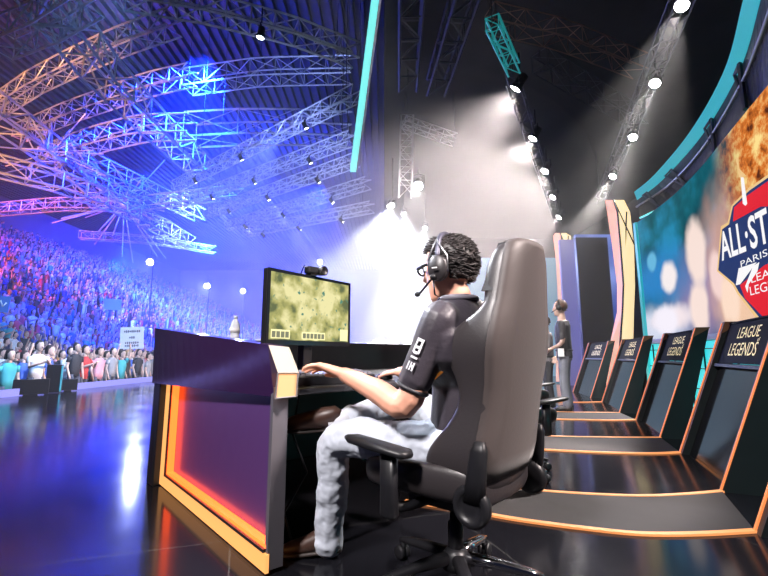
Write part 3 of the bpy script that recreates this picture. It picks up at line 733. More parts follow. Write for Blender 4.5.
KU = V((.80, .60, 0)); KV = V((-KU.y, KU.x, 0))
kb = thing('keyboard', 'black gaming keyboard under the seated player\'s hand', 'keyboard', (0, 0, 0))
K0 = V((-.415, 2.05, .782))
def kp(s, t, z): return K0 + KU * s + KV * t + up * z
b = MB(); b.hexa([kp(0, 0, -.026), kp(.46, 0, -.026), kp(.46, .17, -.026), kp(0, .17, -.026)], [kp(0, 0, .018), kp(.46, 0, .018), kp(.46, .17, .034), kp(0, .17, .034)]); b.build('key_tray', PLAST, kb, .004)
b = MB()
KEYM = mat('key_cap', (.13, .13, .15), .4); 
for r_ in range(6):
    for c in range(18):
        s = .012 + c * .0242; t = .012 + r_ * .0248; z = .018 + .016 * (t / .17) + .001
        b.hexa([kp(s, t, z), kp(s + .02, t, z), kp(s + .02, t + .02, z + .002), kp(s, t + .02, z + .002)], [kp(s + .002, t + .002, z + .009), kp(s + .018, t + .002, z + .009), kp(s + .018, t + .018, z + .011), kp(s + .002, t + .018, z + .011)])
b.build('key', KEYM, kb)
pad = MB().hexa([V((-.10, 2.42, .7555)), V((.06, 2.63, .7555)), V((-.08, 2.78, .7555)), V((-.24, 2.56, .7555))], [V((-.10, 2.42, .759)), V((.06, 2.63, .759)), V((-.08, 2.78, .759)), V((-.24, 2.56, .759))]).build('mouse_pad', mat('mouse_mat', (.45, .42, .42), .7))
tag(pad, 'pale mouse pad under the mouse, past the end of the keyboard', 'mouse pad')
ms = thing('mouse', 'black computer mouse held in the player\'s far hand', 'mouse', (0.0, 2.575, .76), math.radians(50))
b = MB(); b.eloft([(V((0, 0, 0)), V((.031, 0, 0)), V((0, .058, 0))), (V((0, -.003, .015)), V((.032, 0, 0)), V((0, .059, 0))), (V((0, -.008, .03)), V((.025, 0, 0)), V((0, .042, 0))), (V((0, -.01, .036)), V((.01, 0, 0)), V((0, .02, 0)))], 14); b.build('shell', PLAST, ms)
b = MB(); b.lathe([(.009, -.003), (.009, .003)], 10, frame((0, .03, .028), (0, 1, 0), (0, 0, 1))); b.build('scroll_wheel', GREYM, ms)
BS = 1.25
bt = thing('water_bottle', 'small clear plastic water bottle on the desk\'s front wall', 'bottle', tuple(WL0 + wd * .57 + wi * .07 + up * 1.02))
PET = bpy.data.materials.new('clear_plastic'); PET.use_nodes = True; pb_ = PET.node_tree.nodes['Principled BSDF']
pb_.inputs['Base Color'].default_value = (.9, .93, 1, 1); pb_.inputs['Roughness'].default_value = .1; pb_.inputs['Transmission Weight'].default_value = .15; pb_.inputs['IOR'].default_value = 1.2
b = MB(); b.lathe([(r_ * BS, z_ * BS) for r_, z_ in [(.028, 0), (.034, .006), (.034, .03), (.031, .04), (.034, .05), (.034, .085), (.03, .11), (.016, .135), (.013, .145)]], 16); b.build('bottle_body', PET, bt)
b = MB(); b.lathe([(.015 * BS, .143 * BS), (.015 * BS, .162 * BS), (.012 * BS, .165 * BS)], 12); b.build('cap', WHITE, bt)
b = MB(); b.lathe([(.0345 * BS, .05 * BS), (.0345 * BS, .083 * BS)], 16); b.build('paper_label', WHITE, bt)
sl = MB().box(tuple(WL0 + wd * .86 + wi * .07 + up * 1.03), (.16, .11, .018), Matrix.Rotation(.75, 3, 'Z')).build('paper_stack', WHITE); tag(sl, 'white folded paper on the desk wall beside the water bottle', 'paper')

# ================================================================== GAMING CHAIR
FX = V((-.76, .65, 0)).normalized(); ANG = math.atan2(-FX.x, FX.y)
CH = V((.285, 1.84, 0))
def gaming_chair(label):
    t = thing('gaming_chair', label, 'chair', CH, ANG, 'black gaming chairs along the row of desks')
    # backrest: lofted cross-sections, wings coming forward
    lv = [(.40, .36, .16, 0.0), (.47, .46, .235, 0), (.55, .50, .25, 0), (.63, .48, .185, 0), (.72, .46, .135, .0), (.80, .47, .15, 0), (.88, .50, .205, 0), (.94, .51, .215, 0), (1.0, .49, .19, 0), (1.05, .46, .11, 0), (1.09, .43, .085, 0), (1.13, .41, .10, 0), (1.20, .38, .105, 0), (1.26, .35, .095, 0), (1.30, .31, .08, 0), (1.32, .25, .06, 0), (1.33, .16, .03, 0)]
    rings = []
    for z, w, d, _ in lv:
        y0 = -.235 - (z - .40) * .155 - .02 * math.sin((z - .4) * 3.2); h = w / 2; base = .075 if z < 1.25 else .05
        base = min(base, d)
        ring = [(-h * .55, 0), (0, -.006), (h * .55, 0), (h * .93, .02), (h, .05), (h * 1.0, d * .6 + .02), (h * .97, d), (h * .85, d + .012), (h * .72, d * .85), (h * .5, base + .01), (0, base), (-h * .5, base + .01), (-h * .72, d * .85), (-h * .85, d + .012), (-h * .97, d), (-h, d * .6 + .02), (-h, .05), (-h * .93, .02)]
        rings.append([V((x, y0 + y, z)) for x, y in ring])
    b = MB(); b.loft(rings, 0, True); bk = b.build('backrest', LEATHER, t)
    sm_ = bk.modifiers.new('soft', 'SUBSURF'); sm_.levels = 1; sm_.render_levels = 2
    BACKM = mat('brown_back_cloth', (.048, .036, .034), .55, sheen=.15, bump=.05, noise_scale=90)
    rings = []
    YB = lambda z: -.235 - (z - .40) * .155 - .02 * math.sin((z - .4) * 3.2)
    for z, w, d, _ in lv[1:-1]:
        h = w / 2 * .985; y0 = YB(z) - .004
        o_ = [(-h, .05), (-h * .94, .018), (-h * .55, -.002), (0, -.008), (h * .55, -.002), (h * .94, .018), (h, .05)]
        rings.append([V((x, y0 + y, z)) for x, y in o_] + [V((x * .96, y0 + y + .012, z)) for x, y in reversed(o_)])
    b = MB(); b.loft(rings, 0, True); b.build('back_panel', BACKM, t)
    for sx in (-1, 1):
        def hp(z, y): 
            k = [q for q in lv if q[0] <= z][-1]; k2 = [q for q in lv if q[0] > z][0]; f_ = (z - k[0]) / (k2[0] - k[0]); return V((sx * (k[1] + (k2[1] - k[1]) * f_) * .5, YB(z) + y, z))
        q = [hp(1.125, .062), hp(1.125, .105), hp(1.305, .078), hp(1.305, .05)]
        b = MB(); b.hexa([p + V((sx * .001, 0, 0)) for p in q], [p - V((sx * .01, 0, 0)) for p in q]); b.build('opening_plate', mat('opening_dark', (.006, .005, .008), .6), t)  # dark of the shoulder opening painted on as a near-black plate
    # headrest cushion inside the top
    b = MB(); b.eloft([(V((0, -.275, 1.10)), V((.10, 0, 0)), V((0, .03, 0))), (V((0, -.27, 1.14)), V((.13, 0, 0)), V((0, .045, 0))), (V((0, -.285, 1.2)), V((.13, 0, 0)), V((0, .045, 0))), (V((0, -.30, 1.24)), V((.1, 0, 0)), V((0, .03, 0)))], 16); b.build('headrest_cushion', LEATHER, t)
    # seat
    b = MB()
    rings = []
    for y, w, zt, rise in ((-.24, .42, .455, .03), (-.2, .48, .47, .05), (-.05, .52, .47, .055), (.12, .52, .475, .045), (.24, .50, .48, .03), (.29, .44, .465, .02), (.3, .38, .44, .0)):
        h = w / 2; zb = .375
        rings.append([V((x, y, z)) for x, z in ((-h * .8, zb), (0, zb - .01), (h * .8, zb), (h, zb + .03), (h * 1.02, zt + rise * .6), (h * .92, zt + rise), (h * .72, zt + rise * .4), (h * .5, zt), (0, zt - .005), (-h * .5, zt), (-h * .72, zt + rise * .4), (-h * .92, zt + rise), (-h * 1.02, zt + rise * .6), (-h, zb + .03))])
    b.loft(rings, 0, True); st = b.build('seat', LEATHER, t); s2 = st.modifiers.new('soft', 'SUBSURF'); s2.levels = 1; s2.render_levels = 2
    # recliner hinge covers with the arm plate running up the back
    for sx in (-1, 1):
        M_ = frame((sx * .228, -.215, .405), (0, 1, 0), (0, 0, 1)) if sx > 0 else frame((sx * .228, -.215, .405), (0, -1, 0), (0, 0, 1))
        b = MB(); b.lathe([(.05, -.01), (.066, 0), (.07, .022), (.062, .034), (.045, .036), (.043, .03), (.02, .03)], 24, M_); b.build('hinge_cover', PLAST, t)
        b = MB(); M2 = frame((sx * .262, -.245, .44), (0, -.12, 1), (0, 1, 0))
        b.eloft([(V((sx * 0.246, -.225, .42)), V((0, .04, 0)), V((.02, 0, 0))), (V((sx * 0.253, -.24, .5)), V((0, .034, 0)), V((.02, 0, 0))), (V((sx * 0.253, -.252, .585)), V((0, .03, 0)), V((.018, 0, 0))), (V((sx * 0.25, -.256, .615)), V((0, .018, 0)), V((.012, 0, 0)))], 14, pw=3); b.build('hinge_plate', PLAST, t)
        # armrest
        ar = MB(); ar.eloft([(V((sx * .335, -.03, .555)), V((.02, 0, 0)), V((0, 0, .010))), (V((sx * .335, -.01, .557)), V((.042, 0, 0)), V((0, 0, .016))), (V((sx * .335, .12, .568)), V((.046, 0, 0)), V((0, 0, .017))), (V((sx * .33, .245, .578)), V((.042, 0, 0)), V((0, 0, .016))), (V((sx * .325, .285, .58)), V((.02, 0, 0)), V((0, 0, .009)))], 16, pw=2.6); a_o = ar.build('armrest', PLAST, t)
        b = MB(); b.eloft([(V((sx * .33, .07, .55)), V((.02, 0, 0)), V((0, .036, 0))), (V((sx * .33, .07, .43)), V((.02, 0, 0)), V((0, .034, 0))), (V((sx * .328, .07, .34)), V((.022, 0, 0)), V((0, .036, 0))), (V((sx * .328, .07, .325)), V((.015, 0, 0)), V((0, .026, 0)))], 14, pw=3.2); b.build('armrest_post', PLAST, a_o)
        b = MB(); b.tube([(sx * .325, .07, .36), (sx * .25, .05, .352), (sx * .1, .03, .352)], .02, 8); b.build('armrest_bracket', PLAST, a_o)
    b = MB(); b.box((0, 0, .345), (.24, .3, .05)); b.build('tilt_mechanism', PLAST, t, .01)
    b = MB(); b.lathe([(.03, .10), (.03, .24), (.022, .245), (.022, .34)], 16); b.build('gas_column', PLAST, t)
    b = MB(); b.lathe([(.02, .07), (.055, .075), (.05, .13), (.034, .15)], 18); hub = b.build('base_hub', PLAST, t)
    for k in range(5):
        a = math.radians(72 * k + 8); d = V((math.cos(a), math.sin(a), 0)); s = V((-d.y, d.x, 0))
        b = MB(); b.eloft([(d * .04 + up * .115, s * .026, up * .022), (d * .16 + up * .105, s * .023, up * .018), (d * .28 + up * .088, s * .019, up * .014), (d * .325 + up * .08, s * .013, up * .009)], 12, pw=3); lg = b.build('base_leg', CHROME if k in (0, 4) else PLAST, t)
        b = MB()
        e = d * .31
        for sg in (-1, 1): b.lathe([(.012, -.009), (.028, -.008), (.03, 0), (.028, .008), (.012, .009)], 14, frame(e + s * sg * .016 + up * .03 + d * .01, d, up))
        b.tube([e + up * .035 - d * .0, e + up * .075], .009, 8); b.build('caster', PLAST, lg)
    return t
chair = gaming_chair('large black leather gaming chair holding the seated player')
ch2 = copy_tree(chair); ch2.location = (.98, 3.5, 0); ch2.rotation_euler.z = -1.15; ch2['label'] = 'black gaming chair showing only its armrest and wheels past the big chair back'
ch3 = copy_tree(chair); ch3.location = (1.58, 5.25, 0); ch3.rotation_euler.z = -1.3; ch3['label'] = 'second empty black gaming chair down the row, beside the thin matte floor band'

# ================================================================== PEOPLE
def smooth_pts(P, n=4): return spline3([V(p) for p in P], n)
def limb(b, pts, rad, n=12):
    P = smooth_pts(pts, 4); rr = []
    N = len(pts) - 1
    for i in range(len(P)):
        t = i / 4; k = min(int(t), N - 1); rr.append(rad[k] + (rad[k + 1] - rad[k]) * (t - k))
    b.tube(P, rr, n, round_ends=True)
def hand(b, wrist, d, nrm, thumb_side, curl, spread=.0, sc=1.0):
    """palm and five fingers; d: towards the fingers, nrm: out of the back of the hand, thumb_side: towards the thumb"""
    d = V(d).normalized(); t = V(thumb_side); t = (t - d * t.dot(d)).normalized(); nn = d.cross(t)
    if nn.dot(V(nrm)) < 0: nn = -nn
    w = V(wrist)
    b.eloft([(w - d * .02 * sc, t * .026 * sc, nn * .02 * sc), (w + d * .02 * sc, t * .031 * sc, nn * .018 * sc), (w + d * .055 * sc, t * .039 * sc, nn * .016 * sc), (w + d * .085 * sc, t * .04 * sc, nn * .013 * sc), (w + d * .096 * sc, t * .033 * sc, nn * .009 * sc)], 14, pw=2.5)
    for k, (o, L, r) in enumerate(((.029, .072, .0092), (.010, .08, .0095), (-.010, .074, .009), (-.028, .058, .008))):
        r *= sc; p = w + (d * .085 + t * o) * sc; P = [p - d * .02 * sc, p]; a = curl * (.5 + .1 * k)
        dirv = (d + t * (o * 6 * spread)).normalized()
        for q_ in (L * .45, L * .31, L * .24):
            p = p + (dirv * math.cos(a) - nn * math.sin(a)) * q_ * sc; P.append(p); a += curl * .55
        b.tube(P, [r, r * 1.05, r, r * .92, r * .75], 8, round_ends=True)
    p = w + (d * .02 + t * .022) * sc
    b.tube([p, p + (d * .025 + t * .022 - nn * .006) * sc, p + (d * .055 + t * .036 - nn * .014) * sc, p + (d * .08 + t * .042 - nn * .02) * sc], [.014 * sc, .0125 * sc, .0105 * sc, .008 * sc], 8, round_ends=True)
def head(b, c, f, l, u, s=1.0):
    secs = [(-.128, .05, .028, .026), (-.112, .036, .052, .043), (-.085, .018, .075, .055), (-.05, .006, .09, .064), (-.015, .0, .096, .069), (.025, -.004, .099, .074), (.06, -.008, .098, .076), (.09, -.012, .088, .07), (.115, -.014, .066, .054), (.13, -.016, .036, .03), (.134, -.016, .012, .01)]
    b.eloft([(c + (u * z + f * o) * s, f * a * s, l * w * s) for z, o, a, w in secs], 20)
    b.eloft([(c + (f * .088 + u * .028) * s, f * .008 * s, l * .007 * s), (c + (f * .098 + u * .0) * s, f * .014 * s, l * .011 * s), (c + (f * .106 - u * .024) * s, f * .017 * s, l * .016 * s), (c + (f * .097 - u * .038) * s, f * .009 * s, l * .012 * s)], 10)
    b.ball(c + (f * .082 - u * .066) * s, .014 * s); b.ball(c + (f * .082 - u * .08) * s, .013 * s)
    for sg in (-1, 1):
        b.eloft([(c + (l * sg * .074 - u * .03 - f * .008) * s, f * .01 * s, l * .008 * s), (c + (l * sg * .08 - f * .01) * s, f * .018 * s, l * .01 * s), (c + (l * sg * .08 + u * .028 - f * .014) * s, f * .016 * s, l * .009 * s)], 10)
def hair_blob(c, f, l, u, name, parent, m, seed=1, tufts=220, s=1.0):
    b = MB(); rg = random.Random(seed)
    cen = c + (u * .03 - f * .022) * s
    rad = (.106 * s, .09 * s, .113 * s)
    rings = []
    for i in range(1, 14):
        th = math.pi * i / 14; ring = []
        for k in range(28):
            ph = 6.28318 * k / 28; x, y, z = math.sin(th) * math.cos(ph), math.sin(th) * math.sin(ph), math.cos(th)
            rr = 1 + .06 * noise.noise(V((x * 4 + seed, y * 4, z * 4)))
            if z < 0 and x > .0: rr *= .82
            if z < -.35: rr *= .9
            ring.append(cen + (f * x * rad[0] + l * y * rad[1] + u * z * rad[2]) * rr)
        rings.append(ring)
    b.loft(rings, 0, True)
    for _ in range(tufts):
        th = rg.uniform(0, 2.45); ph = rg.uniform(0, 6.28)
        x, y, z = math.sin(th) * math.cos(ph), math.sin(th) * math.sin(ph), math.cos(th)
        if x > .5 and z < .45: continue
        if x > -.2 and z < -.1: continue
        p = cen + f * x * rad[0] * .97 + l * y * rad[1] * .97 + u * z * rad[2] * .97
        nrm = (f * x + l * y + u * z).normalized()
        fr = x > .3 and z > .35
        d = (nrm * (.4 if fr else .08) + u * (.25 if fr else -.15) + f * (.75 if x > .1 and z > .3 else -.5) + V((rg.uniform(-.22, .22), rg.uniform(-.22, .22), rg.uniform(-.22, .22)))).normalized()
        L = rg.uniform(.014, .024) * s * (1.6 if fr else 1)
        b.tube([p - d * .012, p + d * L * .5 + nrm * .001, p + d * L], [.0042 * s, .0034 * s, .001 * s], 4)
    return b.build(name, m, parent)

# ---- seated player
PL = tag(thing('person', 'seated young player in charcoal jersey and pale jeans typing at the desk', 'person', (0, 0, 0)), None, None)
f, l = FX, V((-FX.y, FX.x, 0))
if l.x > 0: l = -l
PEL = CH - FX * .07 + up * .575
NB = V((.298, 1.722, 1.10)); HC = V((.262, 1.735, 1.245))
hf = V((-.80, .58, -.10)).normalized(); hl = up.cross(hf).normalized(); hu = hf.cross(hl)
SHL, ELL, WRL = V((.212, 1.615, 1.03)), V((.078, 1.655, .715)), V((-.17, 1.88, .818))
SHR, ELR, WRR = V((.345, 1.905, 1.03)), V((.33, 2.17, .82)), V((.085, 2.455, .806))
HPL, KNL, ANL = PEL + l * .09 - up * .02, V((-.205, 1.965, .53)), V((-.255, 2.11, .09))
HPR, KNR, ANR = PEL - l * .09 - up * .02, V((.13, 2.29, .66)), V((-.195, 2.035, .605))
b = MB()
head(b, HC, hf, hl, hu)
b.tube([NB - up * .04, NB + up * .03, HC - hu * .06 - hf * .012], [.062, .056, .056], 14)
b.eloft([(PEL, l * .13, f * .09), (PEL + up * .2, l * .12, f * .085), (NB - up * .15, l * .15, f * .09), (NB - up * .06, l * .12, f * .07), (NB - up * .01, l * .07, f * .06)], 16)
limb(b, [SHL, SHL.lerp(ELL, .5) + V((-.0, 0, 0)), ELL, ELL.lerp(WRL, .4), WRL], [.052, .054, .052, .049, .032])
limb(b, [SHR, SHR.lerp(ELR, .5), ELR, ELR.lerp(WRR, .45), WRR], [.05, .05, .043, .042, .028])
hd_l = V((-.15, .075, .045)).normalized(); hand(b, WRL + hd_l * .01, hd_l, up, V((.35, .9, -.25)), .45, 1.5, 1.25)
hd_r = (V((0.0, 2.58, .795)) - WRR).normalized(); hand(b, WRR + hd_r * .01, hd_r, up, -V((hd_r.y, -hd_r.x, 0)), .6, 1)
limb(b, [HPL, HPL.lerp(KNL, .5), KNL, KNL.lerp(ANL, .35), ANL], [.07, .06, .05, .045, .032])
limb(b, [HPR, HPR.lerp(KNR, .5), KNR, KNR.lerp(ANR, .35), ANR], [.07, .06, .05, .045, .032])
remesh(b.build('body', SKIN, PL), .0048, 6)
# jersey
b = MB()
ts = [(PEL - up * .06, .165, .125, 0), (PEL + up * .06, .17, .13, .0), (PEL + up * .2, .165, .125, -.005), (NB - up * .22, .185, .125, 0), (NB - up * .13, .20, .12, 0), (NB - up * .065, .17, .105, 0), (NB - up * .02, .115, .088, 0), (NB + up * .015, .076, .068, 0)]
b.eloft([(c + f * o, l * w, f * d) for c, w, d, o in ts], 22, pw=2.3)
limb(b, [SHL.lerp(NB, .25) - up * .02, SHL, SHL.lerp(ELL, .35), SHL.lerp(ELL, .72)], [.068, .074, .068, .066])
limb(b, [SHR.lerp(NB, .25) - up * .02, SHR, SHR.lerp(ELR, .35), SHR.lerp(ELR, .7)], [.068, .072, .066, .06])
jer = remesh(b.build('jersey', SHIRT, PL), .007, 5)
ad = (ELL - SHL).normalized()
ax_ = V((-.16, -.98, 0)); ax_ = (ax_ - ad * ax_.dot(ad)).normalized(); ay_ = ad.cross(ax_)
def sleeve(t, a, r): return SHL.lerp(ELL, t) + (ax_ * math.cos(a) + ay_ * math.sin(a)) * r
b = MB(); P = [sleeve(.80, 6.28318 * k / 22, .060) for k in range(22)]; b.tube(P, .008, 6, closed=True); b.build('sleeve_hem', SHIRTD, jer)
b = MB(); b.tube([NB + up * .022 + (l * math.cos(6.28318 * k / 20) * .07 + f * math.sin(6.28318 * k / 20) * .068) - f * .004 for k in range(20)], .013, 8, closed=True); b.build('collar', mat('collar_grey', (.16, .15, .18), .6), jer)
def patch(b, t0, t1, a0, a1, r):
    q = [sleeve(t0, a0, r), sleeve(t0, a1, r), sleeve(t1, a1, r), sleeve(t1, a0, r)]
    b.add(q + [p - (p - SHL.lerp(ELL, t0)).normalized() * .004 for p in q], [(0, 1, 2, 3), (7, 6, 5, 4), (0, 4, 5, 1), (1, 5, 6, 2), (2, 6, 7, 3), (3, 7, 4, 0)])
sgn = 1
b = MB()
sgA = 1 if (sleeve(.5, .8, .07) - sleeve(.5, 0, .07)).x < 0 else -1
for t0, t1, a0, a1 in ((.26, .29, .25, .62), (.29, .42, .25, .34), (.29, .42, .54, .62), (.34, .37, .36, .52), (.40, .43, .34, .54), (.46, .48, .25, .6), (.52, .61, .25, .32), (.52, .61, .40, .46), (.52, .61, .54, .6), (.55, .575, .32, .4)):
    patch(b, t0, t1, sgA * a0, sgA * a1, .079)
b.build('sleeve_emblem', EWHT if False else mat('print_white', (.75, .75, .8), .6), jer)
b = MB(); ORP = mat('orange_print', (.85, .3, .05), .6, emit=(1, .35, .05), strength=.15)
TC = lambda z: PEL.lerp(NB, (z - PEL.z) / (NB.z - PEL.z))
b.tube([TC(.815) + l * .182 + f * .02, TC(.838) + l * .181 - f * .012, TC(.862) + l * .17 - f * .05, TC(.888) + l * .146 - f * .09], .007, 6); b.build('side_stripe', ORP, jer)
# jeans
b = MB()
b.eloft([(PEL - up * .09, l * .16, f * .12), (PEL - up * .02, l * .17, f * .13), (PEL + up * .05, l * .165, f * .125)], 18)
limb(b, [HPL, HPL.lerp(KNL, .5) + up * .005, KNL, KNL.lerp(ANL, .4) - f * .0, ANL.lerp(KNL, .1), ANL - up * .03], [.098, .088, .076, .07, .066, .07])
limb(b, [HPR, HPR.lerp(KNR, .5), KNR, KNR.lerp(ANR, .4), ANR.lerp(KNR, .2), ANR.lerp(KNR, .12)], [.098, .088, .074, .066, .058, .06])
jn = remesh(b.build('jeans', JEANS, PL), .007, 3)
tx = bpy.data.textures.new('folds', 'CLOUDS'); tx.noise_scale = .07
dm = jn.modifiers.new('folds', 'DISPLACE'); dm.texture = tx; dm.strength = .022; dm.mid_level = .5
tx2 = bpy.data.textures.new('cloth_folds', 'CLOUDS'); tx2.noise_scale = .1
dm = jer.modifiers.new('folds', 'DISPLACE'); dm.texture = tx2; dm.strength = .004; dm.mid_level = .5
SHOE = mat('brown_shoe', (.045, .022, .016), .45, noise_amt=.2, noise_scale=20); SOLE = mat('shoe_sole', (.02, .012, .01), .6)
def shoe(ank, toe, upv, name):
    d = (toe - ank).normalized(); s = d.cross(upv).normalized(); u_ = s.cross(d).normalized()
    heel = ank - d * .06
    L = .28
    b = MB()
    b.eloft([(heel + u_ * .02, s * .02, u_ * .03), (heel + d * .03 + u_ * .02, s * .038, u_ * .05), (heel + d * .10 + u_ * .012, s * .042, u_ * .046), (heel + d * .18 - u_ * .004, s * .048, u_ * .032), (heel + d * .25 - u_ * .012, s * .04, u_ * .022), (heel + d * L - u_ * .014, s * .02, u_ * .012)], 16, pw=2.4)
    o = b.build(name, SHOE, PL)
    b = MB(); b.eloft([(heel - u_ * .034, s * .022, u_ * .01), (heel + d * .03 - u_ * .034, s * .04, u_ * .011), (heel + d * .10 - u_ * .034, s * .038, u_ * .011), (heel + d * .19 - u_ * .034, s * .05, u_ * .011), (heel + d * .26 - u_ * .034, s * .042, u_ * .01), (heel + d * (L + .005) - u_ * .034, s * .02, u_ * .008)], 14, pw=3); b.build('sole', SOLE, o)
shoe(ANL - up * .03, ANL + V((-.17, .02, -.05)), up, 'shoe')
shoe(ANR + V((-.055, .008, .0)), ANR + V((-.055, .008, 0)) + V((-.2, .03, -.008)), (up * .85 + V((.1, -.5, 0))).normalized(), 'shoe')
b = MB(); d_ = V((-.2, .03, -.03)).normalized(); b.tube([ANR.lerp(KNR, .16), ANR, ANR + d_ * .05], [.046, .047, .044], 14); sk = b.build('sock', mat('grey_sock', (.55, .56, .62), .8), PL)
hair_blob(HC, hf, hl, hu, 'hair', PL, HAIR, 3, 2000)
EYE_W = mat('eye_white', (.8, .8, .8), .2); EYE_D = mat('iris', (.03, .02, .015), .2)
for sg in (-1, 1):
    b = MB(); b.ball(HC + hf * .079 + hl * sg * .032 + hu * .014, .0125); e_ = b.build('eye', EYE_W, PL)
    b = MB(); b.ball(HC + hf * .0885 + hl * sg * .032 + hu * .014, .0055); b.build('iris', EYE_D, e_)
# headset and glasses worn by the player
hs = thing('headset', 'black and silver headset with boom microphone worn by the seated player', 'headset')
b = MB(); b.tube([HC + hl * math.cos(a) * .098 + hu * (.02 + math.sin(a) * .132) - hf * .012 for a in [math.pi * k / 16 for k in range(17)]], .011, 8); b.build('headband', mat('headset_grey', (.10, .10, .14), .3, .3), hs)
for sg in (-1, 1):
    cc = HC + hl * sg * .092 - hu * .008 - hf * .006
    M_ = frame(cc, hf if sg > 0 else -hf, hu)
    b = MB(); b.lathe([(.042, -.018), (.048, -.01), (.048, .004)], 20, M_ @ Matrix.Diagonal((.9, 1.12, 1, 1))); b.build('ear_cushion', LEATHER, hs)
    b = MB(); b.lathe([(.046, .004), (.045, .016), (.034, .026), (.028, .027)], 20, M_ @ Matrix.Diagonal((.88, 1.12, 1, 1))); cup = b.build('ear_cup', mat('headset_silver', (.34, .34, .38), .32, .5), hs)
    b = MB(); b.lathe([(.027, .026), (.025, .031), (.01, .032)], 18, M_ @ Matrix.Translation((0, -.016, 0))); b.build('cup_plate', PLAST, cup)
    if sg > 0:
        b = MB(); b.box(cc + hl * .033 - hu * .004, (.022, .004, .005), Matrix.Rotation(math.atan2(hf.y, hf.x), 3, 'Z')); b.build('cup_mark', WHITE, cup)
    b = MB()
    for off in (-.046, .042):
        b.tube([cc + hf * off * .9 - hu * .02 + hl * sg * .004, cc + hf * off + hu * .04 + hl * sg * .004, cc + hf * off * .55 + hu * .075, HC + hl * sg * .092 + hu * .11 - hf * .012], .0035, 6)
    b.build('yoke_wire', GREYM, hs)
mt = HC + hf * .125 + hl * .05 - hu * .085
cb = HC + hl * .115 - hu * .045 + hf * .01
b = MB(); b.ball(cb, .013); b.tube([cb, cb.lerp(mt, .4) + hl * .012 - hu * .012, cb.lerp(mt, .8) - hu * .006, mt], .0045, 8); bm_ = b.build('microphone_boom', PLAST, hs)
b = MB(); b.ball(mt, (.013, .013, .011)); b.build('microphone', PLAST, bm_)
b = MB(); b.tube([cb - hu * .01, cb - hu * .07 + hl * .0, NB + l * .1 + f * .02 + up * .02, NB + l * .12 + f * .1 - up * .06], .0035, 6); b.build('cord', PLAST, hs)
gl = thing('eyeglasses', 'dark framed eyeglasses worn by the seated player', 'glasses')
b = MB()
for sg in (-1, 1):
    c = HC + hf * .106 + hl * sg * .034 + hu * .012
    b.tube([c + hl * math.cos(a) * .028 + hu * math.sin(a) * .019 for a in [6.28318 * k / 16 for k in range(16)]], .0045, 6, closed=True)
b.tube([HC + hf * .108 + hl * .008 + hu * .016, HC + hf * .112 + hu * .02, HC + hf * .108 - hl * .008 + hu * .016], .0025, 6); b.build('frame', PLAST, gl)
for sg in (-1, 1):
    b = MB(); b.tube([HC + hf * .106 + hl * sg * .062 + hu * .016, HC + hf * .06 + hl * sg * .082 + hu * .02, HC + hl * sg * .083 + hu * .018], [.008, .0065, .004], 6); b.build('temple', PLAST, gl)

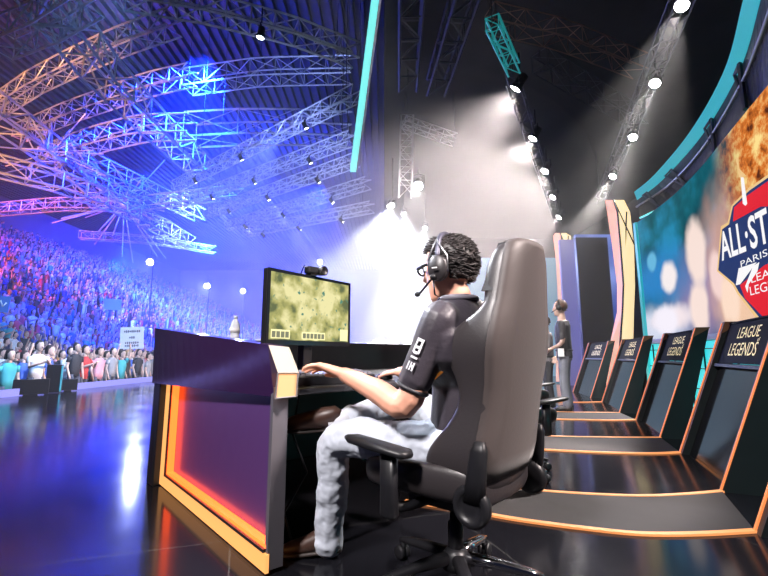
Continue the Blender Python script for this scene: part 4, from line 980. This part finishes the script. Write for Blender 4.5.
# ---- standing men (simple but continuous bodies)
def standing(loc, rotz, label, shirt, trousers, hairm, arms, seed, height=1.8, headset=False):
    t = thing('person', label, 'person', loc, rotz); k = height / 1.8
    ff, ll = V((0, 1, 0)), V((-1, 0, 0))
    b = MB(); hc = V((0, .03, 1.66)) * k; head(b, hc, ff, ll, up, k)
    b.tube([V((0, 0, 1.44)) * k, V((0, .01, 1.58)) * k], [.06 * k, .055 * k], 12)
    sec = [((0, 0, .86), .15, .10), ((0, 0, 1.0), .145, .10), ((0, .01, 1.2), .16, .105), ((0, .0, 1.36), .18, .1), ((0, -.01, 1.45), .1, .07)]
    b.eloft([(V(c) * k, ll * w * k, ff * d * k) for c, w, d in sec], 16)
    for sg, (e, w) in zip((1, -1), arms):
        sh = V((-sg * .185, -.005, 1.39)); limb(b, [sh * k, V(e) * k, V(w) * k], [.045 * k, .038 * k, .026 * k], 10)
        dd = (V(w) - V(e)).normalized(); hand(b, V(w) * k, dd, V((0, -1, 0)) if abs(dd.z) < .8 else V((-sg, 0, 0)), V((0, 1, .2)), .5, 1, k)
    for sg in (1, -1):
        limb(b, [V((-sg * .085, 0, .86)) * k, V((-sg * .1, .02, .48)) * k, V((-sg * .11, -.01, .08)) * k], [.07 * k, .05 * k, .035 * k], 10)
    remesh(b.build('body', SKINL, t), .011, 2)
    b = MB(); b.eloft([(V((0, 0, .84)) * k, ll * .175 * k, ff * .125 * k)] + [(V(c) * k, ll * (w + .025) * k, ff * (d + .022) * k) for c, w, d in sec[1:]], 16)
    for sg, (e, w) in zip((1, -1), arms):
        sh = V((-sg * .185, -.005, 1.39)); limb(b, [sh * k, sh.lerp(V(e), .4) * k, sh.lerp(V(e), .8) * k], [.065 * k, .06 * k, .056 * k], 10)
    remesh(b.build('polo_shirt', shirt, t), .012, 3)
    b = MB(); b.eloft([(V((0, 0, .80)) * k, ll * .16 * k, ff * .115 * k), (V((0, 0, .92)) * k, ll * .165 * k, ff * .118 * k), (V((0, 0, .97)) * k, ll * .16 * k, ff * .115 * k)], 14)
    for sg in (1, -1):
        limb(b, [V((-sg * .085, 0, .86)) * k, V((-sg * .1, .02, .48)) * k, V((-sg * .11, -.01, .1)) * k], [.095 * k, .075 * k, .07 * k], 10)
    remesh(b.build('jeans', trousers, t), .012, 2)
    for sg in (1, -1):
        b = MB(); b.eloft([(V((-sg * .11, -.08, .045)) * k, V((.03, 0, 0)), V((0, 0, .04))), (V((-sg * .11, 0, .05)) * k, V((.045, 0, 0)), V((0, 0, .05))), (V((-sg * .115, .1, .04)) * k, V((.048, 0, 0)), V((0, 0, .038))), (V((-sg * .12, .19, .028)) * k, V((.03, 0, 0)), V((0, 0, .022)))], 12); b.build('shoe', PLAST, t)
    hair_blob(hc, ff, ll, up, 'hair', t, hairm, seed, 60, k)
    b = MB(); b.tube([(math.cos(6.28318 * a / 14) * .165 * k, math.sin(6.28318 * a / 14) * .12 * k, .965 * k) for a in range(14)], .018, 6, closed=True); b.build('belt', PLAST, t)
    if headset:
        b = MB(); b.tube([hc + ll * math.cos(a) * .095 + up * (.01 + math.sin(a) * .135) for a in [math.pi * q / 12 for q in range(13)]], .013, 8)
        for sg in (1, -1): b.lathe([(.045, -.02), (.045, .02)], 14, frame(hc + ll * sg * .09, ff, up))
        b.tube([hc + ll * .1, hc + ll * .08 + ff * .12 - up * .07], .008, 6)
        h_ = b.build('headset', PLAST); h_.location = loc; h_.rotation_euler.z = rotz; tag(h_, 'black intercom headset worn by the standing man in black polo', 'headset')
        b = MB(); b.box(V((-.19, .03, .93)) * k, (.05, .09, .13)); p_ = b.build('radio_pack', WHITE); p_.location = loc; p_.rotation_euler.z = rotz; tag(p_, 'pale radio pack clipped to the belt of the man in black polo', 'radio')
    return t
sp = pz(568, 411, 0)
JD = mat('grey_jeans', (.17, .18, .22), .7, noise_amt=.3, noise_scale=12)
POLO = mat('black_polo', (.03, .028, .034), .6)
standing((sp.x, sp.y, 0), math.radians(62), 'standing man in black polo and grey jeans facing the desks', POLO, JD, mat('reddish_hair', (.07, .03, .018), .5), [((-.22, .0, 1.1), (-.13, .2, .98)), ((.23, -.02, 1.1), (.2, .12, .87))], 11, 1.82, True)
standing((sp.x + .02, sp.y + .8, 0), math.radians(80), 'person in grey jacket standing half hidden behind the gaming chair', mat('grey_jacket', (.14, .13, .14), .7), mat('black_trousers', (.02, .02, .025), .7), HAIR, [((-.23, .02, 1.1), (-.18, .22, 1.0)), ((.23, -.02, 1.1), (.22, .1, .86))], 12, 1.62)

# ================================================================== TRUSSES
def truss(P, w, h, step, r, m, name, label, group=None, tri=False, lr=.55):
    P = [V(p) for p in P]; Lt = sum((q - p).length for p, q in zip(P, P[1:])); nb = max(2, int(Lt / step))
    # resample
    Q = []
    for i in range(nb + 1):
        d = Lt * i / nb
        for p, q in zip(P, P[1:]):
            s = (q - p).length
            if d <= s + 1e-6: Q.append(p.lerp(q, min(1, d / s))); break
            d -= s
        else: Q.append(P[-1])
    b = MB(); C4 = []
    for i, p in enumerate(Q):
        t = (Q[min(i + 1, nb)] - Q[max(i - 1, 0)]).normalized(); ref = up if abs(t.z) < .95 else V((0, 1, 0))
        s = t.cross(ref).normalized(); u_ = s.cross(t).normalized()
        C4.append([p - s * w / 2 + u_ * h / 2, p + s * w / 2 + u_ * h / 2, p - u_ * h / 2] if tri else [p - s * w / 2 + u_ * h / 2, p + s * w / 2 + u_ * h / 2, p + s * w / 2 - u_ * h / 2, p - s * w / 2 - u_ * h / 2])
    nc = len(C4[0])
    for c in range(nc):
        for i in range(nb): b.bar(C4[i][c], C4[i + 1][c], r, 4)
        d = (c + 1) % nc
        for i in range(nb):
            if i % 2 == 0: b.bar(C4[i][c], C4[i + 1][d], r * lr, 3)
            else: b.bar(C4[i][d], C4[i + 1][c], r * lr, 3)
            b.bar(C4[i][c], C4[i][d], r * lr, 3)
    o = b.build(name, m); tag(o, label, 'truss', group)
    if name == 'stage_truss':
        for e in ((Q[0], Q[-1]) if abs(Q[0].z - Q[-1].z) < 1 else (Q[0],)):
            b = MB(); b.bar(e, V((e.x, e.y, 9.09)), .012, 5); b.build('suspension_cable', DKTRUSS, o)
    if name == 'lighting_truss':
        for e in (Q[1], Q[-2]):
            b = MB(); b.bar(e - up * .1, V((e.x, e.y, 20.97)), .012, 5); b.build('suspension_cable', DKTRUSS, o)
    return o
FING = [((176, 186), (357, 93), 9.2), ((193, 199), (352, 138), 8.8), ((212, 212), (356, 160), 8.4), ((228, 226), (368, 183), 8.0), ((246, 232), (372, 207), 7.4)]
FL = ['topmost bright lattice truss slanting out from the aqua beam', 'second bright lattice truss below the topmost slanting one', 'third bright lattice truss of the slanting stack', 'fourth bright lattice truss of the slanting stack, low in the haze', 'lowest bright lattice truss fading into the haze']
FP = []
for (a, c, z), lb in zip(FING, FL):
    p, q = pz(*a, z), pz(*c, z); FP.append((p, q)); truss([p, q], .42, .42, .48, .03, ALU, 'lighting_truss', lb, 'slanting lighting trusses')
def pzl(L, z): return [pz(x, y, z) for x, y in L]
truss(pzl([(122, -6), (205, 8), (290, 30), (356, 55)], 11.5), .6, .6, .7, .045, ALU, 'lighting_truss', 'curved lattice truss crossing the top of the dark roof to the aqua beam')
truss(pzl([(30, -25), (100, 68), (150, 120), (205, 172)], 13), 1.3, 1.1, 1.5, .075, ALU, 'roof_truss', 'huge diagonal roof truss with thick silver tubes')
truss(pzl([(-40, 85), (50, 150), (130, 208)], 12), 1.3, 1.1, 1.5, .075, ALU, 'roof_truss', 'huge diagonal roof truss at the picture edge, tinted orange')
truss(pzl([(-15, 115), (35, 82), (75, 62), (120, 42), (175, 22)], 15), .8, .8, 1.0, .05, ALU, 'roof_truss', 'orange tinted cross truss above the main diagonal truss')
truss(pzl([(20, 133), (70, 112), (113, 97), (150, 84), (192, 75)], 15), .8, .8, 1.0, .05, ALU, 'roof_truss', 'cross truss passing behind the middle of the main diagonal truss')
truss(pzl([(188, 82), (260, 72), (352, 70)], 16), 1.0, 1.0, 1.2, .05, ALU, 'roof_truss', 'faint blue truss crossing the dark roof above the slanting stack')
truss(pzl([(46, 158), (95, 140), (143, 128), (192, 127)], 13), 1.0, 1.0, 1.1, .055, ALU, 'roof_truss', 'cross truss meeting the lower end of the main diagonal truss')
truss(pzl([(190, 130), (265, 126), (352, 130)], 15), 1.5, 1.6, 3.0, .07, ALU, 'roof_truss', 'wide open blue truss with long diagonals behind the slanting stack')
truss(pzl([(-5, 165), (60, 182), (125, 207), (190, 243)], 10), .9, .9, 1.2, .06, ALU, 'roof_truss', 'long pale truss sloping down above the crowd')
truss(pzl([(60, 148), (120, 176), (200, 215)], 12), .9, .9, 1.2, .05, ALU, 'roof_truss', 'pale truss sloping down beside the star shaped joint')
truss(pzl([(-30, 212), (60, 204), (125, 205), (240, 192)], 11), .7, .7, 1.0, .045, ALU, 'roof_truss', 'level truss through the star shaped joint above the crowd')
truss(pzl([(80, 235), (150, 240), (215, 250)], 9), .5, .5, .7, .03, ALU, 'roof_truss', 'thin low truss just above the far crowd')
truss(pzl([(0, 40), (45, 22), (90, -6)], 12), .9, .9, 1.2, .05, ALU, 'roof_truss', 'warm lit corner truss at the top of the roof')
# star shaped joint
b = MB(); J = pz(124, 204, 11)
rg = random.Random(5)
for k in range(26):
    d = V((rg.uniform(-1, 1), rg.uniform(-.4, .4), rg.uniform(-.9, .9))).normalized(); b.bar(J, J + d * rg.uniform(2.2, 4.6), .045, 4)
b.ball(J, .3); tag(b.build('roof_joint', ALU), 'star shaped joint of many radiating silver bars above the crowd', 'truss joint')
b = MB(); J = pz(52, 152, 12)
for k in range(22):
    d = V((rg.uniform(-1, 1), rg.uniform(-.4, .4), rg.uniform(-.7, .9))).normalized(); b.bar(J, J + d * rg.uniform(1.6, 3.2), .04, 4)
b.ball(J, .25); tag(b.build('roof_joint', ALU), 'radiating bar joint on the orange tinted diagonal truss', 'truss joint')
# aqua lit beam at the edge of the stage roof
ab = thing('aqua_beam', 'long glowing aqua light beam at the edge of the stage roof', 'light beam')
pA, pB = pz(381, -30, 7.2), pz(353, 172, 7.2)
b = MB(); b.hexa([pA + V((-.09, 0, 0)), pA + V((.03, 0, 0)), pA + V((.03, 0, .1)), pA + V((-.09, 0, .1))], [pB + V((-.10, 0, 0)), pB + V((.10, 0, 0)), pB + V((.10, 0, .14)), pB + V((-.10, 0, .14))]); b.build('light_tube', AQUA, ab)
b = MB(); b.hexa([pA + V((.035, 0, -.02)), pA + V((.075, 0, -.02)), pA + V((.075, 0, .16)), pA + V((.035, 0, .16))], [pB + V((.105, 0, -.02)), pB + V((.17, 0, -.02)), pB + V((.17, 0, .2)), pB + V((.105, 0, .2))]); b.build('carrier', GREYM, ab)
# stage side trusses
truss([pz(412, -20, 8.6), pz(408, 84, 8.6)], .5, .5, .6, .04, DKTRUSS, 'stage_truss', 'dark overhead truss hanging near the aqua beam')
truss([pz(470, -20, 8.4), pz(436, 88, 8.4)], .5, .5, .6, .04, DKTRUSS, 'stage_truss', 'dark overhead truss converging beside the bright spotlight')
truss([pz(492, 22, 7.4), pz(514, 70, 7.4)], .26, .26, .4, .022, mat('teal_lit_truss', (.06, .5, .5), .4, .3, emit=(.02, .5, .5), strength=.25), 'stage_truss', 'short teal lit truss carrying the brightest spotlight')  # teal light falling on this truss is put into its colour and faint glow
truss(pzl([(490, 18), (560, 34), (640, 66)], 8.4), .45, .45, .7, .02, mat('rusty_truss', (.35, .2, .16), .5, .4), 'stage_truss', 'thin rusty truss crossing the dark stage roof')
truss([pz(540, 60, 8.8), pz(640, 120, 8.8)], .5, .5, .8, .02, DKTRUSS, 'stage_truss', 'faint grey truss under the dark stage roof behind the spotlight row')
truss([pz(512, 78, 7.4), pz(558, 222, 7.4)], .3, .3, .6, .018, DKTRUSS, 'stage_truss', 'long thin truss carrying the row of hazy spotlights')
truss([pz(690, -20, 7.0), pz(600, 200, 7.0)], .3, .3, .6, .018, DKTRUSS, 'stage_truss', 'long thin truss carrying the row of clear spotlights')
truss([pY(407, 118, 12.5), pY(405, 196, 12.5)], .38, .38, .42, .025, ALU, 'stage_truss', 'upright truss hanging in the haze with a moving light')
truss([pY(404, 122, 12.5), pY(455, 140, 12.5)], .3, .3, .42, .018, ALU, 'stage_truss', 'short level truss arm in the bright haze')

# ================================================================== LAMPS
def spotlight(p, aim, label, power, color=(1, .95, .94), spot=26, lens=None, size=.12, group=None, blend=.5, hang=None):
    p = V(p); d = (V(aim) - p).normalized(); q = d.to_track_quat('Z', 'Y').to_matrix().to_4x4(); q.translation = p
    t = thing('spotlight', label, 'spotlight', (0, 0, 0), 0, group)
    b = MB(); b.lathe([(size * .5, -size * 2.6), (size * .8, -size * 2.4), (size * .85, -size * .4), (size * 1.08, -.02), (size * 1.08, .05), (size * .98, .05), (size * .95, -.03)], 18, q); b.build('can', PLAST, t)
    b = MB(); b.lathe([(size * .93, .0), (size * .93, .012), (size * .3, .03)], 18, q); b.build('lens', lens or LENS, t)
    s = q.col[0].xyz
    b = MB(); c = p - d * size * 1.2
    b.tube([c + s * size * 1.15, c + s * size * 1.2 + up * size * 1.6, c + up * size * 2.0, c - s * size * 1.2 + up * size * 1.6, c - s * size * 1.15], .018, 6); b.build('yoke', PLAST, t)
    b = MB(); b.tube([c + up * size * 2, (hang if isinstance(hang, V) else V((c.x, c.y, hang if hang else c.z + size * 2 + .48)))], .022, 6); b.build('hanging_rod', PLAST, t)
    if power:
        lo = lamp('spot_lamp', 'SPOT', p + d * .08, color, power, p + d * 5, spot, blend, .06); lo.parent = t
    return t
CL = ['topmost clear spotlight at the picture\'s upper edge, casting a soft cone', 'second clear spotlight down the row under the topmost one', 'third clear spotlight down the row', 'fourth clear spotlight down the row, just above the tall pylon']
for (x, y), a, lb, pw in zip(((682, 5), (655, 83), (633, 137), (613, 176)), ((.9, 3.6, 0), (1.2, 5.2, 0), (2.9, 7.4, .6), (2.4, 10, 0)), CL, (8500, 8500, 9500, 8500)):
    spotlight(pz(x, y, 6.7), a, lb, pw, (1, .93, .9), 22, size=.115, group='clear spotlights over the consoles')
HL = ['dazzling brightest spotlight flooding the haze above the player', 'second hazy spotlight beneath the dazzling one', 'third hazy spotlight down the hazy row', 'fourth hazy spotlight down the hazy row', 'lowest hazy spotlight of the hazy row']
for (x, y), a, lb, pw, sp_ in zip(((516, 88), (533, 138), (545, 171), (553, 197), (559, 217)), ((-.2, 10.8, 2.2), (.6, 11.8, 1.2), (1.0, 12, 0), (.6, 15, 0), (.8, 18, 0)), HL, (17000, 5200, 3800, 3000, 2600), (104, 90, 80, 74, 70)):
    spotlight(pz(x, y, 7.2), a, lb, pw, (1, .87, .86), sp_, size=.14, blend=1.0, group='hazy spotlights over the desks')
# moving lights on the slanting trusses
k = 0
ML_LAB = 'moving light hung under the %s slanting truss, %s'
ordn = ['topmost', 'second', 'third', 'fourth', 'lowest']; posn = ['near its outer end', 'at its middle', 'near the aqua beam']
for i, (p, q) in enumerate(FP):
    for j, tt in enumerate((.2, .5, .82)):
        sd = (q - p).cross(up).normalized() * .21
        c = p.lerp(q, tt) + sd - up * .52
        pw = 0
        if (i, j) in ((1, 0), (2, 1), (3, 0), (3, 2), (4, 1), (4, 2)): pw = 8000
        spotlight(c, (c.x + 4.5 + i * .6, c.y + 2 - j, 0), ML_LAB % (ordn[i], posn[j]), pw, (.55, .68, 1), 15, LENSB if not pw else LENS, .09, 'moving lights on the slanting trusses', hang=c + up * .36)
spotlight(pY(418, 186, 12.3), (0, 6, 0), 'moving light with a ring lens hung at the foot of the upright truss', 2500, (1, .97, .95), 30, LENSB, .16, hang=pY(405, 170, 12.5).z)
_a, _b = pz(205, 8, 11.5), pz(290, 30, 11.5); _c = _a.lerp(_b, .64) + (_b - _a).cross(up).normalized() * .3
spotlight(_c - up * .75, (-5, 12, 0), 'lone moving light hung under the curved lattice truss', 0, lens=LENSB, size=.13, hang=_c.z + .3)
# far white beams behind the player
for i, (x, y, Y, ax) in enumerate(((392, 205, 17, -2.2), (404, 214, 20, .5), (389, 206, 22, 1.5), (425, 228, 21, -1.6))):
    p = pY(x, y, Y); spotlight(p, (p.x + ax, Y - 6, 0.2), ['bright far spotlight straight behind the monitor', 'bright far spotlight over the far desks', 'far spotlight fading beside the slanting trusses', 'far spotlight behind the player\'s head'][i], 24000, (.82, .86, 1), 34, LENS, .12, 'far spotlights lost in the haze', hang=9.1)

# floodlights on tall stands among the far audience
for x, y, Y, lb, pw in ((207, 286, 46, 'dazzling floodlight on a tall stand above the far crowd', 14000), (243, 291, 54, 'second floodlight on a tall stand, nearer to the monitor', 16000), (150, 262, 40, 'small floodlight on a tall stand high over the crowd', 5000), (320, 262, 50, 'floodlight on a tall stand shining just above the monitor', 16000)):
    p = pY(x, y, Y); t = spotlight(p, (p.x + 9, 15, -.5), lb, pw * 1.8, (.4, .48, 1), 34, LENS, .32, 'floodlights on stands in the audience', blend=1.0)
    b = MB(); b.tube([p + up * -.25 + V((0, .6, 0)), V((p.x, p.y + .6, -.7))], .05, 6); b.bar(p + V((0, .3, 0)), p + V((0, .6, -.3)), .04); b.build('stand', PLAST, t)
# far team desks in the haze between monitor and player
for i, (x, w) in enumerate(((393, 9), (409, 9), (379, 8))):
    p = pY(x, 350, 15.0)
    t = thing('far_monitor', ['pale small monitor on the opposite desk, beside the player\'s sleeve', 'pale small monitor on the opposite desk, closest to the sleeve emblem', 'pale small monitor on the opposite desk beside the far operator'][i], 'monitor', (p.x, 15.0, 0))
    MB().box((0, 0, 1.28), (.42, .05, .30)).build('screen', mat('pale_screen', (.6, .62, .7), .5, emit=(.8, .8, .9), strength=.3), t); MB().box((0, .02, 1.07), (.06, .05, .16)).build('stand', PLAST, t)
tag(MB().box((.1, 15.05, .5), (3.2, .8, 1.0)).build('far_desk', BLACK), 'long black desk of the opposite team in the haze', 'desk')

# ================================================================== CROWD
SHC = {'white': (.75, .75, .75), 'black': (.03, .03, .035), 'blue': (.05, .12, .5), 'red': (.55, .05, .05), 'grey': (.3, .3, .32), 'teal': (.05, .35, .38), 'pink': (.75, .35, .4), 'orange': (.75, .3, .08)}
SHM = {k: mat('shirt_' + k, c, .8) for k, c in SHC.items()}
TRO = mat('crowd_trousers', (.05, .055, .08), .8)
HRS = [mat('crowd_hair_dark', (.03, .02, .018), .6), mat('crowd_hair_fair', (.32, .2, .1), .6)]
CSK = mat('crowd_skin', (.62, .42, .33), .6)
POSE = {'arms down': [((.24, 0, 1.12), (.22, .08, .88)), ((-.24, 0, 1.12), (-.22, .08, .88))],
        'both arms raised': [((.3, .05, 1.62), (.24, .08, 1.9)), ((-.3, .05, 1.62), (-.24, .08, 1.9))],
        'one arm raised': [((.28, .08, 1.6), (.24, .12, 1.88)), ((-.24, 0, 1.12), (-.2, .12, .9))],
        'hands clapping': [((.26, .12, 1.16), (.04, .34, 1.28)), ((-.26, .12, 1.16), (-.04, .34, 1.28))]}
def spectator_mesh(pose, shirt, hr, n=8):
    b = MB(); X, Y_ = V((1, 0, 0)), V((0, 1, 0))
    for sg in (1, -1):
        b.tube([(sg * .09, 0, .9), (sg * .1, .03, .5), (sg * .1, 0, .09)], [.09, .065, .045], 6, 2); b.eloft([(V((sg * .1, -.06, .04)), X * .04, up * .04), (V((sg * .1, .06, .045)), X * .045, up * .04), (V((sg * .11, .17, .03)), X * .035, up * .025)], 6, 3)
    b.eloft([(V((0, 0, .84)), X * .16, Y_ * .11), (V((0, 0, 1.05)), X * .155, Y_ * .11), (V((0, .01, 1.26)), X * .19, Y_ * .12), (V((0, 0, 1.4)), X * .19, Y_ * .105), (V((0, 0, 1.47)), X * .09, Y_ * .07)], n, 1)
    b.tube([(0, 0, 1.43), (0, .01, 1.58)], .055, 7, 0)
    h = V((0, .025, 1.66))
    b.eloft([(h + up * z + Y_ * o, X * w, Y_ * a) for z, o, a, w in ((-.125, .04, .03, .03), (-.09, .02, .075, .055), (-.03, 0, .095, .07), (.04, 0, .1, .077), (.1, -.01, .08, .065), (.135, -.01, .03, .03))], n + 2, 0)
    b.eloft([(h + V((0, .1, .01)), X * .008, Y_ * .01), (h + V((0, .112, -.025)), X * .014, Y_ * .014), (h + V((0, .1, -.04)), X * .01, Y_ * .008)], 6, 0)
    b.eloft([(h + up * z - Y_ * o, X * w, Y_ * a) for z, o, a, w in ((-.08, .055, .05, .06), (-.02, .04, .075, .079), (.05, .03, .085, .085), (.10, .02, .085, .078), (.14, .015, .055, .05), (.155, .01, .02, .02))], n + 2, 3)
    for (e, w), sg in zip(POSE[pose], (1, -1)):
        e, w = V(e), V(w); s = V((sg * .18, 0, 1.39))
        b.tube([s, s.lerp(e, .55)], [.065, .056], 6, 1); b.tube([s.lerp(e, .4), e, w, w + (w - e).normalized() * .13], [.04, .038, .03, .022], 6, 0)
    return b.mesh('spectator', [CSK, SHM[shirt], TRO, HRS[hr]])
VAR = {}
PN = list(POSE)
def spec_mesh(p, s, h):
    if (p, s, h) not in VAR: VAR[(p, s, h)] = spectator_mesh(p, s, h)
    return VAR[(p, s, h)]
rc = random.Random(42)
def edge_x(y):
    for (x0, y0), (x1, y1) in zip(EDGE, EDGE[1:]):
        if y0 <= y <= y1: return x0 + (x1 - x0) * (y - y0) / (y1 - y0)
    return -7.5
spots = []
for y in range(0, 110):                                      # flat floor, rows run along the stage edge
    for r_ in range(8):
        Y = 7.5 + y * .66 + rc.uniform(-.09, .09) + (r_ % 2) * .3; x = edge_x(Y) - .75 - r_ * .78 + rc.uniform(-.1, .1); spots.append((x, Y, -.71, 0, r_))
for k in range(NR):
    for y in range(0, 128):
        Y = 12.4 + y * .66 + rc.uniform(-.09, .09)
        if Y < 95: spots.append((RX0 - (k + .45) * RUN, Y, -.71 + (k + 1) * RISE, 1, k))
def inview(x, y, z):
    d = y * math.cos(TILT) + (z - EYE) * math.sin(TILT)
    px = 384 + F_PX * x / d; return -12 < px < 430, d
cand = []
for s_ in spots:
    ok, d = inview(s_[0], s_[1], s_[2] + 1.3)
    if ok and (s_[1] / -s_[0] < 7): cand.append((d, s_))
cand.sort(key=lambda t: t[0])
colors = list(SHC); wts = [22, 20, 20, 9, 12, 8, 5, 4]
def place(sx, sy, sz, pose, shirt, hr, rz, label, group=None, lift=0):
    o = bpy.data.objects.new('spectator', spec_mesh(pose, shirt, hr)); COL.objects.link(o); o.location = (sx, sy, sz + lift); o.rotation_euler.z = rz; s = rc.uniform(.93, 1.04); o.scale = (s, s, s)
    return tag(o, label, 'person', group)
# people right at the stage lip, one by one
def at_lip(px, py, off):                                      # on the hall floor, 'off' metres outside the stage edge in that direction
    r = ray(px, 372); y = 10.0
    for _ in range(30):
        y = (edge_x(max(-4, y)) - off) / r.x * r.y
    return V((edge_x(y) - off, y, -.71))
front = [(8, 'arms down', 'teal', 0, 'spectator in teal shirt at the stage lip beside the picture edge', .5), (22, 'arms down', 'blue', 0, 'tall spectator in blue jacket behind the man in white shirt', 1.3), (36, 'hands clapping', 'white', 0, 'man in white shirt sitting at the stage lip behind a black screen', .55), (48, 'arms down', 'black', 0, 'spectator in black at the lip beside the upright black case', 1.1), (68, 'hands clapping', 'white', 0, 'spectator in white between the two black screens at the lip', 1.25), (74, 'arms down', 'black', 0, 'spectator in black bending behind the smaller black screen', .6), (83, 'hands clapping', 'red', 0, 'spectator in red shirt at the stage lip', .7), (98, 'arms down', 'pink', 0, 'spectator in pink shirt at the stage lip', .8), (111, 'arms down', 'grey', 0, 'spectator in grey shirt seen from the side below the white placard', .65), (126, 'arms down', 'black', 1, 'dark dressed spectator under the white placard', .9), (137, 'arms down', 'black', 0, 'dark dressed spectator beside the glossy desk rim', .7)]
for px, pose, sh, hr, lb, off in front:
    p = at_lip(px, 372, off); place(p.x, p.y, p.z, pose, sh, hr, -math.pi / 2 + rc.uniform(-.4, .2), lb, lift=rc.uniform(.0, .2))
taken = [at_lip(f_[0], 372, f_[5]) for f_ in front]
nind = 0; rest = []
for d, (x, y, z, tier, row) in cand:
    if any(math.hypot(x - t.x, y - t.y) < .5 for t in taken): continue
    if rc.random() < .06: continue
    pose = rc.choices(PN, [46, 18, 18, 18])[0]; sh = rc.choices(colors, wts)[0]; hr = 0 if rc.random() < .75 else 1
    if nind < 285:
        nind += 1
        where = 'on the flat hall floor' if tier == 0 else 'in the raked grandstand'
        hn = 'dark haired' if hr == 0 else 'fair haired'
        place(x, y, z, pose, sh, hr, -math.pi / 2 + rc.uniform(-.6, .4), f'{hn} spectator in {sh} shirt with {pose} {where}', f'{hn} spectators, {sh} shirt, {pose}, {where}', lift=.0)
    else: rest.append((d, x, y, z, pose, sh, hr))
b = MB(); mlist = [CSK, TRO] + HRS + [SHM[c] for c in colors]
for d, x, y, z, pose, sh, hr in rest:
    if d > 70 and rc.random() < .35: continue
    if rc.random() < .14: continue
    s = rc.uniform(.82, 1.1); o_ = V((x + rc.uniform(-.22, .22), y + rc.uniform(-.3, .3), z)); X, Y_ = V((.35, 1, 0)).normalized(), V((1, -.35, 0)).normalized()
    mi = 4 + colors.index(sh)
    b.eloft([(o_ + up * .05 * s, X * .15, Y_ * .1), (o_ + up * .85 * s, X * .17, Y_ * .12), (o_ + up * 1.36 * s, X * .21, Y_ * .13), (o_ + up * 1.46 * s, X * .08, Y_ * .07)], 5, mi)
    b.eloft([(o_ + up * 1.46 * s + Y_ * .03, X * .045, Y_ * .05), (o_ + up * 1.6 * s + Y_ * .03, X * .08, Y_ * .09), (o_ + up * 1.7 * s + Y_ * .03, X * .07, Y_ * .08)], 5, 0)
    b.eloft([(o_ + up * 1.62 * s - Y_ * .03, X * .085, Y_ * .085), (o_ + up * 1.72 * s - Y_ * .01, X * .09, Y_ * .1), (o_ + up * 1.8 * s, X * .04, Y_ * .04)], 5, 2 + hr)
    if 'raised' in pose:
        for sg in ((1, -1) if 'both' in pose else (1,)): b.tube([o_ + X * sg * .2 + up * 1.36 * s, o_ + X * sg * .27 + up * 1.9 * s], [.05, .035], 4, 0)
tag(b.build('crowd', mlist), 'dense audience filling the far floor and grandstand under blue light', 'crowd', kind='stuff')
# placards, screens and case along the lip
def placard(px0, px1, py0, py1, Y, m, label, tilt=0, lines=True):
    a, c = pY(px0, py1, Y), pY(px1, py0, Y); w, h = c.x - a.x, c.z - a.z
    t = thing('placard', label, 'placard', ((a.x + c.x) / 2, Y, (a.z + c.z) / 2)); t.rotation_euler = (0, tilt, .15)
    MB().box((0, 0, 0), (w, .02, h)).build('board', m, t)
    b = MB()
    if lines == 'dark':
        for z, ww, n in ((.30, .7, 9), (.02, .25, 3), (-.22, .6, 7), (-.35, .6, 8)):
            b = MB()
            for k in range(n): b.box(((k - (n - 1) / 2) * ww * w / n, -.013, z * h), (ww * w / n * .62, .006, h * (.10 if k % 3 else .075)))
            b.build('scribble_lettering', mat('ink', (.06, .04, .1), .7), t)
    elif lines == 'light':
        b.tube([(-w * .3, -.014, 0), (-w * .1, -.014, h * .2), (w * .1, -.014, -h * .15), (w * .3, -.014, h * .1)], w * .06, 6); b.build('scribble_lettering', WHITE, t)
    MB().box((0, .02, -h / 2 - .3), (.03, .03, .7)).build('stick', mat('wood_stick', (.4, .28, .16), .7), t)
    return t
PWH = mat('placard_white', (.85, .83, .86), .7)
placard(120, 144, 327, 349, 17.0, PWH, 'square white placard with faded dark writing held up near the desk', -.05, 'dark')
placard(104, 121, 299, 310, 25.0, PWH, 'small white placard held up deep in the crowd', .05, None)
placard(-6, 10, 296, 312, 15.5, mat('placard_blue', (.08, .2, .6), .7), 'blue placard with white scribble at the picture edge', .08, 'light')
for px0, px1, h0, lb in ((20, 48, .34, 'wide black screen standing on the stage lip before the man in white'), (63, 78, .28, 'smaller black screen standing on the stage lip')):
    y = 9.4
    for _ in range(20): y = (edge_x(y) + .22) / ray((px0 + px1) / 2, 372).x * ray(0, 372).y
    p = V((edge_x(y) + .2, y, 0)); w = (px1 - px0) / F_PX * y
    t = thing('stage_monitor', lb, 'monitor', p, .62); MB().box((0, 0, h0 / 2 + .02), (w, .05, h0)).build('panel', BLACK, t, .01); MB().box((0, .03, .015), (w * .4, .22, .03)).build('foot', PLAST, t)
y = 9.4
for _ in range(20): y = (edge_x(y) + .22) / ray(56, 372).x * ray(0, 372).y
cs = thing('equipment_case', 'upright black equipment case with teal edge on the stage lip', 'case', (edge_x(y) + .2, y, 0), .5)
MB().box((0, 0, .34), (.3, .25, .66)).build('box', BLACK, cs, .01); MB().box((.15, -.1, .34), (.03, .08, .6)).build('edge', mat('teal_paint', (.05, .3, .35), .5), cs)
